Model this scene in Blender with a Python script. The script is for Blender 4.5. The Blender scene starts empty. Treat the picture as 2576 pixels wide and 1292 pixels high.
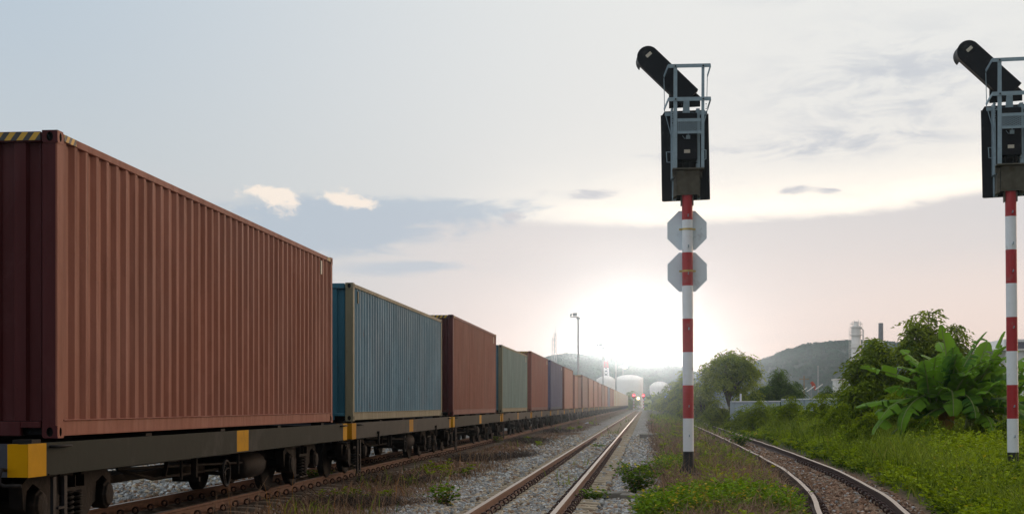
import bpy, math, random
import numpy as np
from mathutils import Vector, Matrix, Euler
random.seed(7)
rng = np.random.default_rng(11)
sc = bpy.context.scene
COL = sc.collection
PI = math.pi

# ------------------------------------------------------------------ camera
EYE = 1.37
F = 3731.0            # focal length in units of a 2575-wide picture
TH = math.radians(5.146)
cd = bpy.data.cameras.new('camera'); cam = bpy.data.objects.new('camera', cd); COL.objects.link(cam)
cam.location = (0, 0, EYE); cam.rotation_euler = (PI/2, 0, TH)
cd.sensor_width = 36; cd.lens = F/2575*36; cd.shift_y = 370/2575; cd.clip_start = .1; cd.clip_end = 6000
sc.camera = cam

def ray(px):
    return math.tan(math.atan((px-1287.5)/F)-TH)
def at(px, py, Y):
    t = ray(px); zc = Y*(math.cos(TH)-t*math.sin(TH))
    return Vector((Y*t, Y, EYE-(py-1016)*zc/F))
def xat(px, Y): return Y*ray(px)

# ------------------------------------------------------------------ tagging
def tag(o, label=None, cat=None, group=None, kind=None):
    if label: o['label'] = label
    if cat: o['category'] = cat
    if group: o['group'] = group
    if kind: o['kind'] = kind
    return o
def thing(name, label, cat, loc=(0,0,0), rz=0, group=None):
    o = bpy.data.objects.new(name, None); COL.objects.link(o)
    o.empty_display_size = .2
    o.location = loc; o.rotation_euler = (0,0,rz)
    return tag(o, label, cat, group)
def copy_tree(o, parent=None):
    c = o.copy(); COL.objects.link(c)
    if parent: c.parent = parent
    for ch in list(o.children): copy_tree(ch, c)
    return c

# ------------------------------------------------------------------ mesh builder
class MB:
    def __init__(s): s.v=[]; s.f=[]; s.m=[]; s.s=[]
    def add(s, vs, fs, m=0, smooth=False):
        b=len(s.v); s.v += [tuple(v) for v in vs]
        for f in fs:
            s.f.append([i+b for i in f]); s.m.append(m); s.s.append(smooth)
        return s
    def box(s, c, d, m=0, R=None):
        hx,hy,hz=d[0]/2,d[1]/2,d[2]/2
        vs=[Vector((x*hx,y*hy,z*hz)) for z in(-1,1) for y in(-1,1) for x in(-1,1)]
        if R is not None: vs=[R@v for v in vs]
        c=Vector(c); vs=[v+c for v in vs]
        return s.add(vs,[(0,2,3,1),(4,5,7,6),(0,1,5,4),(2,6,7,3),(0,4,6,2),(1,3,7,5)],m)
    def bb(s, x0,x1,y0,y1,z0,z1,m=0):
        return s.box(((x0+x1)/2,(y0+y1)/2,(z0+z1)/2),(abs(x1-x0),abs(y1-y0),abs(z1-z0)),m)
    def beam(s,p0,p1,w,h,m=0,up=(0,0,1)):
        p0=Vector(p0);p1=Vector(p1);d=(p1-p0);L=d.length;d.normalize()
        u=Vector(up); 
        if abs(d.dot(u))>.98: u=Vector((0,1,0))
        x=d.cross(u).normalized(); z=x.cross(d)
        R=Matrix((x,d,z)).transposed()
        return s.box((p0+p1)/2,(w,L,h),m,R)
    def tube(s,pts,r,n=8,m=0,cap=True,smooth=True):
        pts=[Vector(p) for p in pts]; k=len(pts)
        rs=r if isinstance(r,(list,tuple)) else [r]*k
        vs=[];fs=[];px=None
        for i,p in enumerate(pts):
            d=(pts[min(i+1,k-1)]-pts[max(i-1,0)]).normalized()
            if px is None:
                u=Vector((0,0,1)) if abs(d.z)<.9 else Vector((1,0,0))
                px=d.cross(u).normalized()
            else:
                px=(px-d*px.dot(d)).normalized()
            q=d.cross(px)
            for j in range(n):
                a=2*PI*j/n; vs.append(p+(px*math.cos(a)+q*math.sin(a))*rs[i])
        for i in range(k-1):
            for j in range(n):
                a=i*n+j;b=i*n+(j+1)%n
                fs.append((a,b,b+n,a+n))
        s.add(vs,fs,m,smooth)
        if cap:
            s.add(vs[:n],[list(range(n))[::-1]],m); s.add(vs[-n:],[list(range(n))],m)
        return s
    def prism(s,poly,f0,f1,m=0,msides=None,smooth=False):
        """poly list; f0,f1 map 2d->3d for both ends"""
        n=len(poly)
        vs=[f0(*p) for p in poly]+[f1(*p) for p in poly]
        s.add(vs,[list(range(n))[::-1],[n+i for i in range(n)]],m)
        b=len(s.v)-2*n
        for i in range(n):
            j=(i+1)%n
            s.f.append([b+i,b+j,b+n+j,b+n+i]);s.m.append(m if msides is None else msides);s.s.append(smooth)
        return s
    def lathe(s,prof,c,axis='x',n=20,m=0,smooth=True):
        vs=[];fs=[];k=len(prof);c=Vector(c)
        for (t,r) in prof:
            for j in range(n):
                a=2*PI*j/n;u,w=r*math.cos(a),r*math.sin(a)
                v={'x':(t,u,w),'y':(u,t,w),'z':(u,w,t)}[axis]
                vs.append(Vector(v)+c)
        for i in range(k-1):
            for j in range(n):
                a=i*n+j;b=i*n+(j+1)%n
                fs.append((a,b,b+n,a+n))
        s.add(vs,fs,m,smooth)
        if prof[0][1]>1e-4: s.add(vs[:n],[list(range(n))[::-1]],m)
        if prof[-1][1]>1e-4: s.add(vs[-n:],[list(range(n))],m)
        return s
    def holed(s,o,u,v,w,h,rx,ry,dep,m=0,mh=1,n=20):
        """rect face w*h centred at o with an oval recess"""
        o=Vector(o);u=Vector(u);v=Vector(v);nn=u.cross(v)
        vs=[]
        for i in range(n):
            a=2*PI*(i+.5)/n;c,sn=math.cos(a),math.sin(a)
            t=min(w/2/abs(c) if abs(c)>1e-6 else 9,h/2/abs(sn) if abs(sn)>1e-6 else 9)
            vs.append(o+u*c*t+v*sn*t)
        for i in range(n):
            a=2*PI*(i+.5)/n; vs.append(o+u*rx*math.cos(a)+v*ry*math.sin(a))
        for i in range(n):
            a=2*PI*(i+.5)/n; vs.append(o+u*rx*math.cos(a)+v*ry*math.sin(a)-nn*dep)
        fs=[];fh=[]
        for i in range(n):
            j=(i+1)%n
            fs.append((i,j,n+j,n+i)); fh.append((n+i,n+j,2*n+j,2*n+i))
        fh.append([2*n+i for i in range(n)])
        b=len(s.v)
        s.add(vs,fs,m)
        for f in fh: s.f.append([b+i for i in f]);s.m.append(mh);s.s.append(False)
        # corners
        cs=[o+u*w/2*a+v*h/2*c for a,c in((1,1),(-1,1),(-1,-1),(1,-1))]
        for q,cpt in enumerate(cs):
            ang=[PI/4,3*PI/4,5*PI/4,7*PI/4][q]
            i0=int(math.floor(ang/(2*PI/n)-.5))%n; i1=(i0+1)%n
            s.add([vs[i0],cpt,vs[i1]],[(0,1,2)],m)
        return s
    def build(s,name,mats,parent=None,bevel=0,loc=None,seg=1):
        me=bpy.data.meshes.new(name)
        me.from_pydata([tuple(v) for v in s.v],[],s.f)
        if not isinstance(mats,(list,tuple)): mats=[mats]
        for m in mats: me.materials.append(m)
        me.polygons.foreach_set('material_index',np.array(s.m,dtype=np.int32))
        me.polygons.foreach_set('use_smooth',np.array(s.s,dtype=bool))
        me.update()
        o=bpy.data.objects.new(name,me); COL.objects.link(o)
        if parent: o.parent=parent
        if loc: o.location=loc
        if bevel:
            b=o.modifiers.new('bevel','BEVEL'); b.width=bevel; b.segments=seg; b.limit_method='ANGLE'; b.angle_limit=.6
        return o

def np_obj(name, V, Fc, mats, parent=None, tint=None, col=None, smooth=False):
    me=bpy.data.meshes.new(name)
    me.from_pydata(V,[],Fc)
    if not isinstance(mats,(list,tuple)): mats=[mats]
    for m in mats: me.materials.append(m)
    if tint is not None:
        a=me.attributes.new('tint','FLOAT','POINT'); a.data.foreach_set('value',np.asarray(tint,dtype=np.float32).ravel())
    if col is not None:
        a=me.attributes.new('zone','FLOAT_COLOR','POINT')
        c=np.ones((len(V),4),dtype=np.float32); c[:,:3]=col
        a.data.foreach_set('color',c.ravel())
    if smooth: me.polygons.foreach_set('use_smooth',np.ones(len(me.polygons),dtype=bool))
    me.update()
    o=bpy.data.objects.new(name,me); COL.objects.link(o)
    if parent: o.parent=parent
    return o

# value noise
_lat=rng.random((256,256))
def vnoise(x,y,sc_=1.0,seed=0):
    x=np.asarray(x,float)*sc_+seed*17.3; y=np.asarray(y,float)*sc_+seed*7.7
    xi=np.floor(x).astype(int); yi=np.floor(y).astype(int); fx=x-xi; fy=y-yi
    fx=fx*fx*(3-2*fx); fy=fy*fy*(3-2*fy)
    g=lambda a,b:_lat[a%256,b%256]
    return (g(xi,yi)*(1-fx)*(1-fy)+g(xi+1,yi)*fx*(1-fy)+g(xi,yi+1)*(1-fx)*fy+g(xi+1,yi+1)*fx*fy)
def fbm(x,y,s=1.0,seed=0):
    return (vnoise(x,y,s,seed)*.5+vnoise(x,y,s*2.1,seed+3)*.3+vnoise(x,y,s*4.3,seed+5)*.2)
def sstep(a,b,x):
    t=np.clip((np.asarray(x,float)-a)/(b-a),0,1); return t*t*(3-2*t)

# ------------------------------------------------------------------ materials
class NT:
    def __init__(s,tree): s.t=tree; s.n=tree.nodes; s.l=tree.links
    def new(s,t,**k):
        n=s.n.new(t)
        for a,b in k.items(): setattr(n,a,b)
        return n
    def put(s,sock,v):
        if v is None: return
        if isinstance(v,bpy.types.NodeSocket): s.l.new(v,sock)
        else:
            if sock.type=='RGBA' and len(v)==3: v=(*v,1)
            sock.default_value=v
    def math(s,op,a,b=None,c=None,clamp=False):
        n=s.new('ShaderNodeMath',operation=op,use_clamp=clamp)
        s.put(n.inputs[0],a); s.put(n.inputs[1],b)
        if c is not None: s.put(n.inputs[2],c)
        return n.outputs[0]
    def ss(s,x,a,b,lo=0,hi=1):
        n=s.new('ShaderNodeMapRange',interpolation_type='SMOOTHSTEP')
        s.put(n.inputs['Value'],x); s.put(n.inputs['From Min'],a); s.put(n.inputs['From Max'],b)
        n.inputs['To Min'].default_value=lo; n.inputs['To Max'].default_value=hi
        return n.outputs[0]
    def mix(s,f,a,b,mode='MIX'):
        n=s.new('ShaderNodeMix',data_type='RGBA',blend_type=mode); n.clamp_factor=True
        s.put(n.inputs[0],f); s.put(n.inputs[6],a); s.put(n.inputs[7],b)
        return n.outputs[2]
    def noise(s,vec,scale,detail=4,rough=.55,dist=0):
        n=s.new('ShaderNodeTexNoise'); s.put(n.inputs['Vector'],vec)
        n.inputs['Scale'].default_value=scale; n.inputs['Detail'].default_value=detail
        n.inputs['Roughness'].default_value=rough; n.inputs['Distortion'].default_value=dist
        return n.outputs['Fac']
    def mapping(s,vec,scale=(1,1,1),loc=(0,0,0),rot=(0,0,0)):
        n=s.new('ShaderNodeMapping'); s.put(n.inputs[0],vec)
        n.inputs['Scale'].default_value=scale; n.inputs['Location'].default_value=loc; n.inputs['Rotation'].default_value=rot
        return n.outputs[0]

def base_mat(name):
    m=bpy.data.materials.new(name); m.use_nodes=True
    t=NT(m.node_tree); bs=m.node_tree.nodes['Principled BSDF']
    return m,t,bs
def coords(t,kind='Object'):
    return t.new('ShaderNodeTexCoord').outputs[kind]

def plain(name,col,rough=.6,metal=0,var=.18,scale=6,bump=0,spec=None,dirt=0,dirtcol=(.06,.045,.03)):
    m,t,bs=base_mat(name); co=coords(t)
    n=t.noise(co,scale,5)
    c=t.mix(n,tuple(x*(1-var*1.6) for x in col),tuple(min(1,x*(1+var)) for x in col))
    if dirt:
        d=t.ss(t.noise(co,scale*.45,6,.65),.62-dirt*.3,.75)
        c=t.mix(t.math('MULTIPLY',d,.85),c,dirtcol)
    t.put(bs.inputs['Base Color'],c); bs.inputs['Roughness'].default_value=rough; bs.inputs['Metallic'].default_value=metal
    if spec is not None: bs.inputs['Specular IOR Level'].default_value=spec
    if bump:
        b=t.new('ShaderNodeBump'); b.inputs['Strength'].default_value=bump; b.inputs['Distance'].default_value=.02
        t.put(b.inputs['Height'],t.noise(co,scale*3,4)); t.put(bs.inputs['Normal'],b.outputs[0])
    return m

def paint(name,col,rust=.25,fade=.25,rough=.5,rustcol=(.12,.05,.02)):
    m,t,bs=base_mat(name); co=coords(t)
    big=t.noise(co,.55,3)
    st=t.noise(t.mapping(co,(3.5,3.5,.22)),2.2,5,.6)
    fine=t.noise(co,22,4)
    lum=sum(col)/3
    faded=tuple(min(1,c*.72+lum*.38+.02) for c in col)
    c=t.mix(t.math('MULTIPLY',t.ss(big,.3,.72),fade),col,faded)
    c=t.mix(t.ss(st,.35,.75,0,.55),c,tuple(x*.62 for x in col))
    c=t.mix(t.math('MULTIPLY',fine,.16),c,(.03,.03,.03))
    rs=t.noise(t.mapping(co,(1.6,1.6,.5)),3.3,8,.72)
    pt=t.ss(t.noise(t.mapping(co,(.9,.9,.55)),1.1,7,.7,.6),.50,.60)
    c=t.mix(t.math('MULTIPLY',pt,.16+.5*fade*rust),c,tuple(min(1,x*1.25+.05) for x in col))
    drip=t.ss(t.noise(t.mapping(co,(9,9,.16)),1.4,6,.7),.60,.72)
    c=t.mix(t.math('MULTIPLY',drip,.30),c,tuple(x*.45 for x in rustcol))
    msk=t.ss(rs,.70-.14*rust,.74-.08*rust)
    c=t.mix(t.math('MULTIPLY',msk,.85),c,rustcol)
    spots=t.ss(t.noise(co,9,6,.75),.68-.06*rust,.72)
    c=t.mix(t.math('MULTIPLY',spots,min(1,.35+rust)),c,rustcol)
    bs.inputs['Specular IOR Level'].default_value=.12
    t.put(bs.inputs['Base Color'],c)
    t.put(bs.inputs['Roughness'],t.math('ADD',rough-.1,t.math('MULTIPLY',st,.3)))
    b=t.new('ShaderNodeBump'); b.inputs['Strength'].default_value=.5; b.inputs['Distance'].default_value=.05
    t.put(b.inputs['Height'],t.noise(t.mapping(co,(1,1,.6)),1.5,3)); t.put(bs.inputs['Normal'],b.outputs[0])
    return m

def emit(name,col,strength):
    m,t,bs=base_mat(name)
    t.put(bs.inputs['Base Color'],col); t.put(bs.inputs['Emission Color'],col); bs.inputs['Emission Strength'].default_value=strength
    return m

def leafmat(name,dark,light,yellow=None,trans=.35,rough=.55):
    m,t,bs=base_mat(name)
    a=t.new('ShaderNodeAttribute',attribute_name='tint').outputs['Fac']
    c=t.mix(t.ss(a,0,.75),dark,light)
    if yellow: c=t.mix(t.ss(a,.9,.97),c,yellow)
    t.put(bs.inputs['Base Color'],c); bs.inputs['Roughness'].default_value=rough
    bs.inputs['Specular IOR Level'].default_value=.12
    tr=t.new('ShaderNodeBsdfTranslucent'); t.put(tr.inputs[0],c)
    mx=t.new('ShaderNodeMixShader'); mx.inputs[0].default_value=trans
    out=m.node_tree.nodes['Material Output']
    t.l.new(bs.outputs[0],mx.inputs[1]); t.l.new(tr.outputs[0],mx.inputs[2]); t.l.new(mx.outputs[0],out.inputs[0])
    return m

M={}
M['cast_dark']=plain('bogie_steel',(.012,.0105,.010),.75,0,.4,8,.3,spec=.2,dirt=.4,dirtcol=(.045,.032,.024))
M['black_steel']=plain('black_painted_steel',(.010,.010,.012),.6,0,.3,10,.1,spec=.2)
M['galv']=plain('galvanised_steel',(.27,.36,.41),.5,.15,.2,14,.1,dirt=.2,dirtcol=(.14,.14,.13))
M['sill_green']=plain('dark_green_wagon_paint',(.017,.022,.017),.65,0,.18,3,.15,spec=.1,dirt=.35,dirtcol=(.045,.045,.042))
M['sill_grey']=plain('grey_wagon_paint',(.055,.054,.048),.65,0,.2,3,.15,spec=.1,dirt=.4,dirtcol=(.09,.075,.06))
M['yellow']=plain('yellow_wagon_paint',(.50,.25,.0),.6,0,.16,4,.1,spec=.08,dirt=.12,dirtcol=(.25,.14,.02))
M['orange']=plain('faded_orange_wagon_paint',(.42,.20,.004),.6,0,.2,4,.1,spec=.08,dirt=.25,dirtcol=(.2,.13,.06))
M['navy']=plain('dark_navy_paint',(.018,.022,.035),.5,0,.2,5)
M['rust_rail']=plain('rusty_rail_side',(.17,.075,.038),.75,0,.35,10,.2,dirt=.3,dirtcol=(.09,.045,.03))
M['rust_dark']=plain('dark_rusty_clip',(.055,.022,.016),.7,0,.4,20)
M['railtop']=plain('polished_rail_head',(.34,.25,.185),.36,1,.1,30)
M['railtop_dull']=plain('worn_rail_head',(.40,.31,.25),.42,1,.2,20)
M['concrete']=plain('sleeper_concrete',(.36,.29,.20),.9,0,.3,7,.5,dirt=.5,dirtcol=(.19,.13,.085))
M['concrete_dark']=plain('stained_sleeper_concrete',(.22,.175,.135),.9,0,.3,7,.5,dirt=.6,dirtcol=(.12,.075,.05))
M['slab']=plain('old_concrete_slab',(.20,.185,.16),.9,0,.35,6,.5,dirt=.5,dirtcol=(.18,.15,.1))
M['hole']=plain('dark_recess',(.006,.005,.005),.9,0,0)
M['white_paint']=plain('white_gloss_paint',(.80,.82,.84),.5,0,.06,9,dirt=.13,dirtcol=(.5,.45,.4))
M['red_paint']=plain('red_gloss_paint',(.40,.014,.018),.5,0,.15,9,dirt=.16,dirtcol=(.3,.08,.07))
M['black_paint']=plain('black_gloss_paint',(.012,.012,.014),.45,0,.2,9)
M['signal_black']=plain('matt_black_signal_paint',(.006,.006,.009),.5,0,.3,7,spec=.15,dirt=.08,dirtcol=(.035,.033,.034))
M['olive_plate']=plain('stained_steel_plate',(.13,.115,.085),.6,.3,.4,9,dirt=.5,dirtcol=(.06,.045,.025))
M['sign_back']=plain('pale_grey_sign_back',(.74,.82,.87),.5,0,.04,5,dirt=.05,dirtcol=(.4,.42,.43))
M['brass']=plain('yellowish_clamp',(.55,.42,.14),.4,.7,.2,20)
M['plate']=plain('pale_maker_plate',(.62,.56,.45),.5,0,.35,60)
M['wood']=plain('bare_wood',(.30,.22,.13),.85,0,.3,12)
M['bark']=plain('bark',(.07,.055,.04),.9,0,.35,9,.5)
M['tank_white']=plain('white_tank_paint',(.80,.80,.78),.5,0,.06,.4)
M['plant_grey']=plain('pale_plant_steel',(.78,.75,.71),.5,0,.1,.3)
M['plant_dark']=plain('dark_plant_steel',(.07,.07,.10),.6,0,.2,2)
M['mast']=plain('grey_mast_paint',(.33,.35,.37),.5,.2,.1,3)
M['fence']=plain('pale_blue_grey_fence_sheet',(.38,.45,.50),.6,.0,.12,2,dirt=.2,dirtcol=(.36,.36,.33))
M['red_flag']=plain('faded_red_cloth',(.50,.08,.04),.8,0,.1,5)
M['litter']=plain('crumpled_white_plastic',(.60,.65,.72),.5,0,.25,12)
M['lamp_lit']=emit('lit_floodlight',(1,.86,.62),5)
M['lamp_red']=emit('red_signal_light',(1,.05,.06),9)
M['lamp_yellow']=emit('yellow_signal_light',(1,.75,.35),9)

# hazard striped tape
def hazard():
    m,t,bs=base_mat('yellow_black_hazard_stripes'); co=coords(t)
    sp=t.new('ShaderNodeSeparateXYZ'); t.put(sp.inputs[0],co)
    d=t.math('SUBTRACT',t.math('ADD',sp.outputs[0],sp.outputs[1]),t.math('MULTIPLY',sp.outputs[2],.75))
    fr=t.math('FRACT',t.math('MULTIPLY',d,1/.118))
    c=t.mix(t.math('GREATER_THAN',fr,.5),(.62,.36,.02),(.03,.032,.03))
    c=t.mix(t.math('MULTIPLY',t.noise(co,12,4),.3),c,(.06,.05,.04))
    t.put(bs.inputs['Base Color'],c); bs.inputs['Roughness'].default_value=.55
    return m
M['hazard']=hazard()

# ------------------------------------------------------------------ world
SUN_AZ=math.radians(-.36); SUN_EL=math.radians(2.1)
w=bpy.data.worlds.new('World'); sc.world=w; w.use_nodes=True
t=NT(w.node_tree)
for n in list(t.n): t.n.remove(n)
out=t.new('ShaderNodeOutputWorld'); bg=t.new('ShaderNodeBackground')
gen=t.new('ShaderNodeTexCoord').outputs['Generated']
sp=t.new('ShaderNodeSeparateXYZ'); t.put(sp.inputs[0],gen)
X,Y_,Z=sp.outputs
az=t.math('ARCTAN2',X,Y_); el=t.math('ARCSINE',Z)
aaz=t.math('ABSOLUTE',az)
cb=t.new('ShaderNodeCombineXYZ'); t.put(cb.inputs[0],az); t.put(cb.inputs[1],el)
ae=cb.outputs[0]
n1=t.noise(t.mapping(ae,(5,22,1)),1.0,6,.6,.4)
n2=t.noise(t.mapping(ae,(9,40,1),(3.1,1.7,0)),1.0,6,.62,.6)
n3=t.noise(t.mapping(ae,(60,90,1),(7,2,0)),1.0,6,.65,.3)
n5=t.noise(t.mapping(ae,(20,60,1),(2.2,5.5,0)),1.0,9,.66,.5)
n6=t.noise(t.mapping(ae,(110,150,1),(2,8,0)),1.0,8,.62,.4)
n4=t.noise(t.mapping(ae,(2.2,6,1),(1.3,4.2,0)),1.0,4,.5,0)
# upper sky, left blue-grey to right warm white
up=t.mix(t.ss(az,-.50,.08),(.50,.60,.70),(.86,.87,.855))
up=t.mix(t.ss(el,.30,.06),up,t.mix(t.ss(az,-.40,.05),(.60,.645,.665),(.82,.82,.81)))
up=t.mix(t.math('MULTIPLY',t.ss(az,.02,.3),t.ss(el,.24,.10)),up,(.835,.825,.805))
# lower cloud deck
L=t.math('MULTIPLY_ADD',t.math('MULTIPLY',az,az),.30,.1225)
Ln=t.math('ADD',L,t.math('MULTIPLY_ADD',n2,.016,-.008))
d=t.math('SUBTRACT',el,t.math('ADD',Ln,t.math('MULTIPLY_ADD',n5,.010,-.005)))
low=t.mix(t.ss(el,.125,.03),(.72,.705,.715),(.88,.80,.78))
low=t.mix(t.math('MULTIPLY',t.ss(az,.02,.3),t.ss(el,.13,.05)),low,(.90,.78,.73))
low=t.mix(t.ss(az,-.05,-.3),low,(.64,.665,.70))
low=t.mix(t.math('MULTIPLY',t.ss(n1,.42,.7),.3),low,(.64,.66,.69))
lowm=t.math('MULTIPLY',t.ss(d,.003,-.006),t.ss(az,-.30,-.10,.25,1))
sky=t.mix(lowm,up,low)
# bright band above the deck
bandw=t.math('EXPONENT',t.math('MULTIPLY',t.math('MAXIMUM',t.math('SUBTRACT',d,.006),0),-58))
bandw=t.math('MULTIPLY',bandw,t.ss(d,-.006,.004))
bandw=t.math('MULTIPLY',bandw,t.ss(az,-.16,.04))
bandw=t.math('MULTIPLY',bandw,t.ss(n5,.3,.5,.75,1))
sky=t.mix(bandw,sky,(1.25,1.16,1.02))
# blue-grey cloud smudges
def blob(a,e,sa,se):
    u=t.math('DIVIDE',t.math('SUBTRACT',az,a),sa); v=t.math('DIVIDE',t.math('SUBTRACT',el,e),se)
    return t.math('EXPONENT',t.math('MULTIPLY',t.math('ADD',t.math('MULTIPLY',u,u),t.math('MULTIPLY',v,v)),-1))
g1=t.math('ADD',t.math('ADD',blob(-.185,.125,.07,.010),t.math('ADD',blob(-.20,.112,.055,.012),blob(-.224,.127,.034,.010))),t.math('ADD',blob(-.235,.117,.045,.014),blob(-.125,.130,.05,.007)))
s1=t.math('MULTIPLY',t.ss(t.math('ADD',g1,t.math('MULTIPLY_ADD',n5,3.6,-1.85)),.0,1.15),.85)
s1=t.math('MULTIPLY',s1,t.ss(g1,.03,.35))
sky=t.mix(s1,sky,(.46,.555,.66))
g1b=t.math('ADD',blob(-.185,.090,.045,.006),blob(-.145,.093,.03,.004))
sky=t.mix(t.math('MULTIPLY',t.ss(g1b,.03,.3),t.ss(t.math('ADD',g1b,t.math('MULTIPLY_ADD',n5,2.0,-1.0)),.3,1.2)),sky,(.54,.61,.69))
g2=t.math('ADD',t.math('ADD',blob(.165,.205,.075,.032),blob(.13,.172,.06,.007)),t.math('ADD',blob(.06,.165,.06,.005),blob(.10,.27,.05,.008)))
s2=t.math('MULTIPLY',t.math('MULTIPLY',t.ss(n5,.40,.64),t.math('MINIMUM',g2,1.0)),.85)
sky=t.mix(s2,sky,(.56,.60,.67))
g3=t.math('ADD',t.math('ADD',blob(-.088,.126,.012,.004),blob(.10,.141,.016,.004)),t.math('ADD',blob(-.04,.140,.03,.005),blob(.122,.139,.01,.003)))
sky=t.mix(t.math('MULTIPLY',t.ss(g3,.05,.4),t.ss(t.math('ADD',g3,t.math('MULTIPLY_ADD',n5,2.4,-1.2)),.4,1.0)),sky,(.60,.62,.67))
# white sunlit cumulus tops
g4=t.math('ADD',t.math('ADD',blob(-.243,.133,.013,.009),blob(-.255,.140,.020,.004)),t.math('ADD',blob(-.206,.138,.011,.006),blob(-.190,.1335,.013,.0042)))
g4=t.math('MULTIPLY',g4,1.15)
s4=t.math('MULTIPLY',t.ss(t.math('ADD',g4,t.math('MULTIPLY_ADD',n6,2.6,-1.3)),.30,1.15),t.ss(g4,.04,.35))
sky=t.mix(s4,sky,(1.0,.90,.80))
# sun glow behind haze
u=t.math('SUBTRACT',az,SUN_AZ); v=t.math('SUBTRACT',el,SUN_EL)
r=t.math('SQRT',t.math('ADD',t.math('MULTIPLY',u,u),t.math('MULTIPLY',v,v)))
glow=t.math('EXPONENT',t.math('MULTIPLY',r,-22))
gl=t.mix(glow,(0,0,0),(.15,.15,.15))
sky=t.mix(1.0,sky,gl,'ADD')
# whole-sky brightness: dim behind the camera, bright sunset clouds out of frame to the right
back=t.mix(t.ss(az,.9,1.8),t.ss(az,-.9,-2.2,1,1.15),(.42,.42,.42))
sky=t.mix(1.0,sky,back,'MULTIPLY')
side=t.math('MULTIPLY',t.math('MULTIPLY',t.ss(az,.36,.5),t.ss(az,1.15,.75)),t.ss(el,.60,.10))
sky=t.mix(t.math('MULTIPLY',side,1.0),sky,(6.8,4.6,3.1))
zen=t.ss(el,.45,1.2)
sky=t.mix(t.math('MULTIPLY',zen,.8),sky,(1.05,1.09,1.12))
sky=t.mix(t.ss(el,.0,-.03),sky,(.05,.05,.04))
ns=t.new('ShaderNodeTexSky',sky_type='NISHITA'); ns.sun_disc=False; ns.sun_elevation=SUN_EL; ns.sun_rotation=SUN_AZ
nk=t.mix(1.0,ns.outputs[0],(.05,.05,.05),'MULTIPLY')
sky=t.mix(.06,sky,nk)
t.put(bg.inputs[0],sky); bg.inputs[1].default_value=1.0
t.l.new(bg.outputs[0],out.inputs[0])

sd=bpy.data.lights.new('sun','SUN'); so=bpy.data.objects.new('sun',sd); COL.objects.link(so)
sd.energy=.105; sd.angle=math.radians(1.0); sd.color=(1,.84,.74)
dirv=Vector((math.sin(SUN_AZ)*math.cos(SUN_EL),math.cos(SUN_AZ)*math.cos(SUN_EL),math.sin(SUN_EL)))
so.rotation_euler=(-dirv).to_track_quat('-Z','Y').to_euler()
so.location=(0,60,40)

# evening haze: a real scattering air volume the camera stands in
HZ=True
if HZ:
    mh=bpy.data.materials.new('evening_haze'); mh.use_nodes=True
    th=NT(mh.node_tree)
    for n in list(th.n): th.n.remove(n)
    oo=th.new('ShaderNodeOutputMaterial'); vs_=th.new('ShaderNodeVolumeScatter')
    vs_.inputs['Color'].default_value=(.68,.88,1,1); vs_.inputs['Density'].default_value=.0005; vs_.inputs['Anisotropy'].default_value=.957
    th.l.new(vs_.outputs[0],oo.inputs['Volume'])
    hb=MB().bb(-900,900,-60,1900,-6,26).build('haze',mh); tag(hb,kind='structure')
sc.cycles.volume_bounces=0
sc.cycles.max_bounces=6; sc.cycles.diffuse_bounces=2; sc.cycles.glossy_bounces=2; sc.cycles.transmission_bounces=4; sc.cycles.transparent_max_bounces=4
sc.cycles.sample_clamp_indirect=4
sc.cycles.use_denoising=True
sc.view_settings.view_transform='Standard'; sc.view_settings.look='None'; sc.view_settings.exposure=0

# ------------------------------------------------------------------ ground
MIDX=-1.70; TRX=-6.69
_ry=np.array([-10,0,6,9,14,18.8,24,29.8,36,44,65,140,300,700]); _rx=np.array([-2.5,-.6,.8,1.45,2.2,2.75,3.15,3.42,3.53,3.60,3.66,3.75,3.85,3.9])
def rtx(y): 
    y=np.asarray(y,float); return (np.interp(y,_ry,_rx)+np.interp(y-2.5,_ry,_rx)+np.interp(y+2.5,_ry,_rx))/3
def gz(x,y):
    x=np.asarray(x,float); y=np.asarray(y,float)
    z=np.full(np.broadcast(x,y).shape,-.19)
    z=z+(fbm(x,y,.7,1)-.5)*.10*np.where(np.abs(x-MIDX)<1.3,.25,1)
    r=x-rtx(y)
    near=sstep(260,120,y)
    # mound between middle and right track
    m=sstep(-.25,.7,x)*sstep(-.8,-1.5,r)
    z=z+m*.12*near
    # shallow hollow between the train and the middle track
    z=z-.05*sstep(-3.2,-3.9,x)*sstep(-5.6,-4.8,x)
    # ground right of the right track climbs
    z=z+sstep(.9,2.2,r)*.16*near+sstep(4,18,r)*.75*near*(.7+.6*fbm(x,y,.08,4))
    # clear rail beds
    for c,wd in((MIDX,.9),(TRX,.9)):
        k=sstep(wd+.4,wd,np.abs(x-c)); z=z*(1-k)+k*(-.245)
    k=sstep(1.2,.85,np.abs(r)); z=z*(1-k)+k*(-.17+.04*(fbm(x,y,1.1,9)-.5))
    return z
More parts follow.
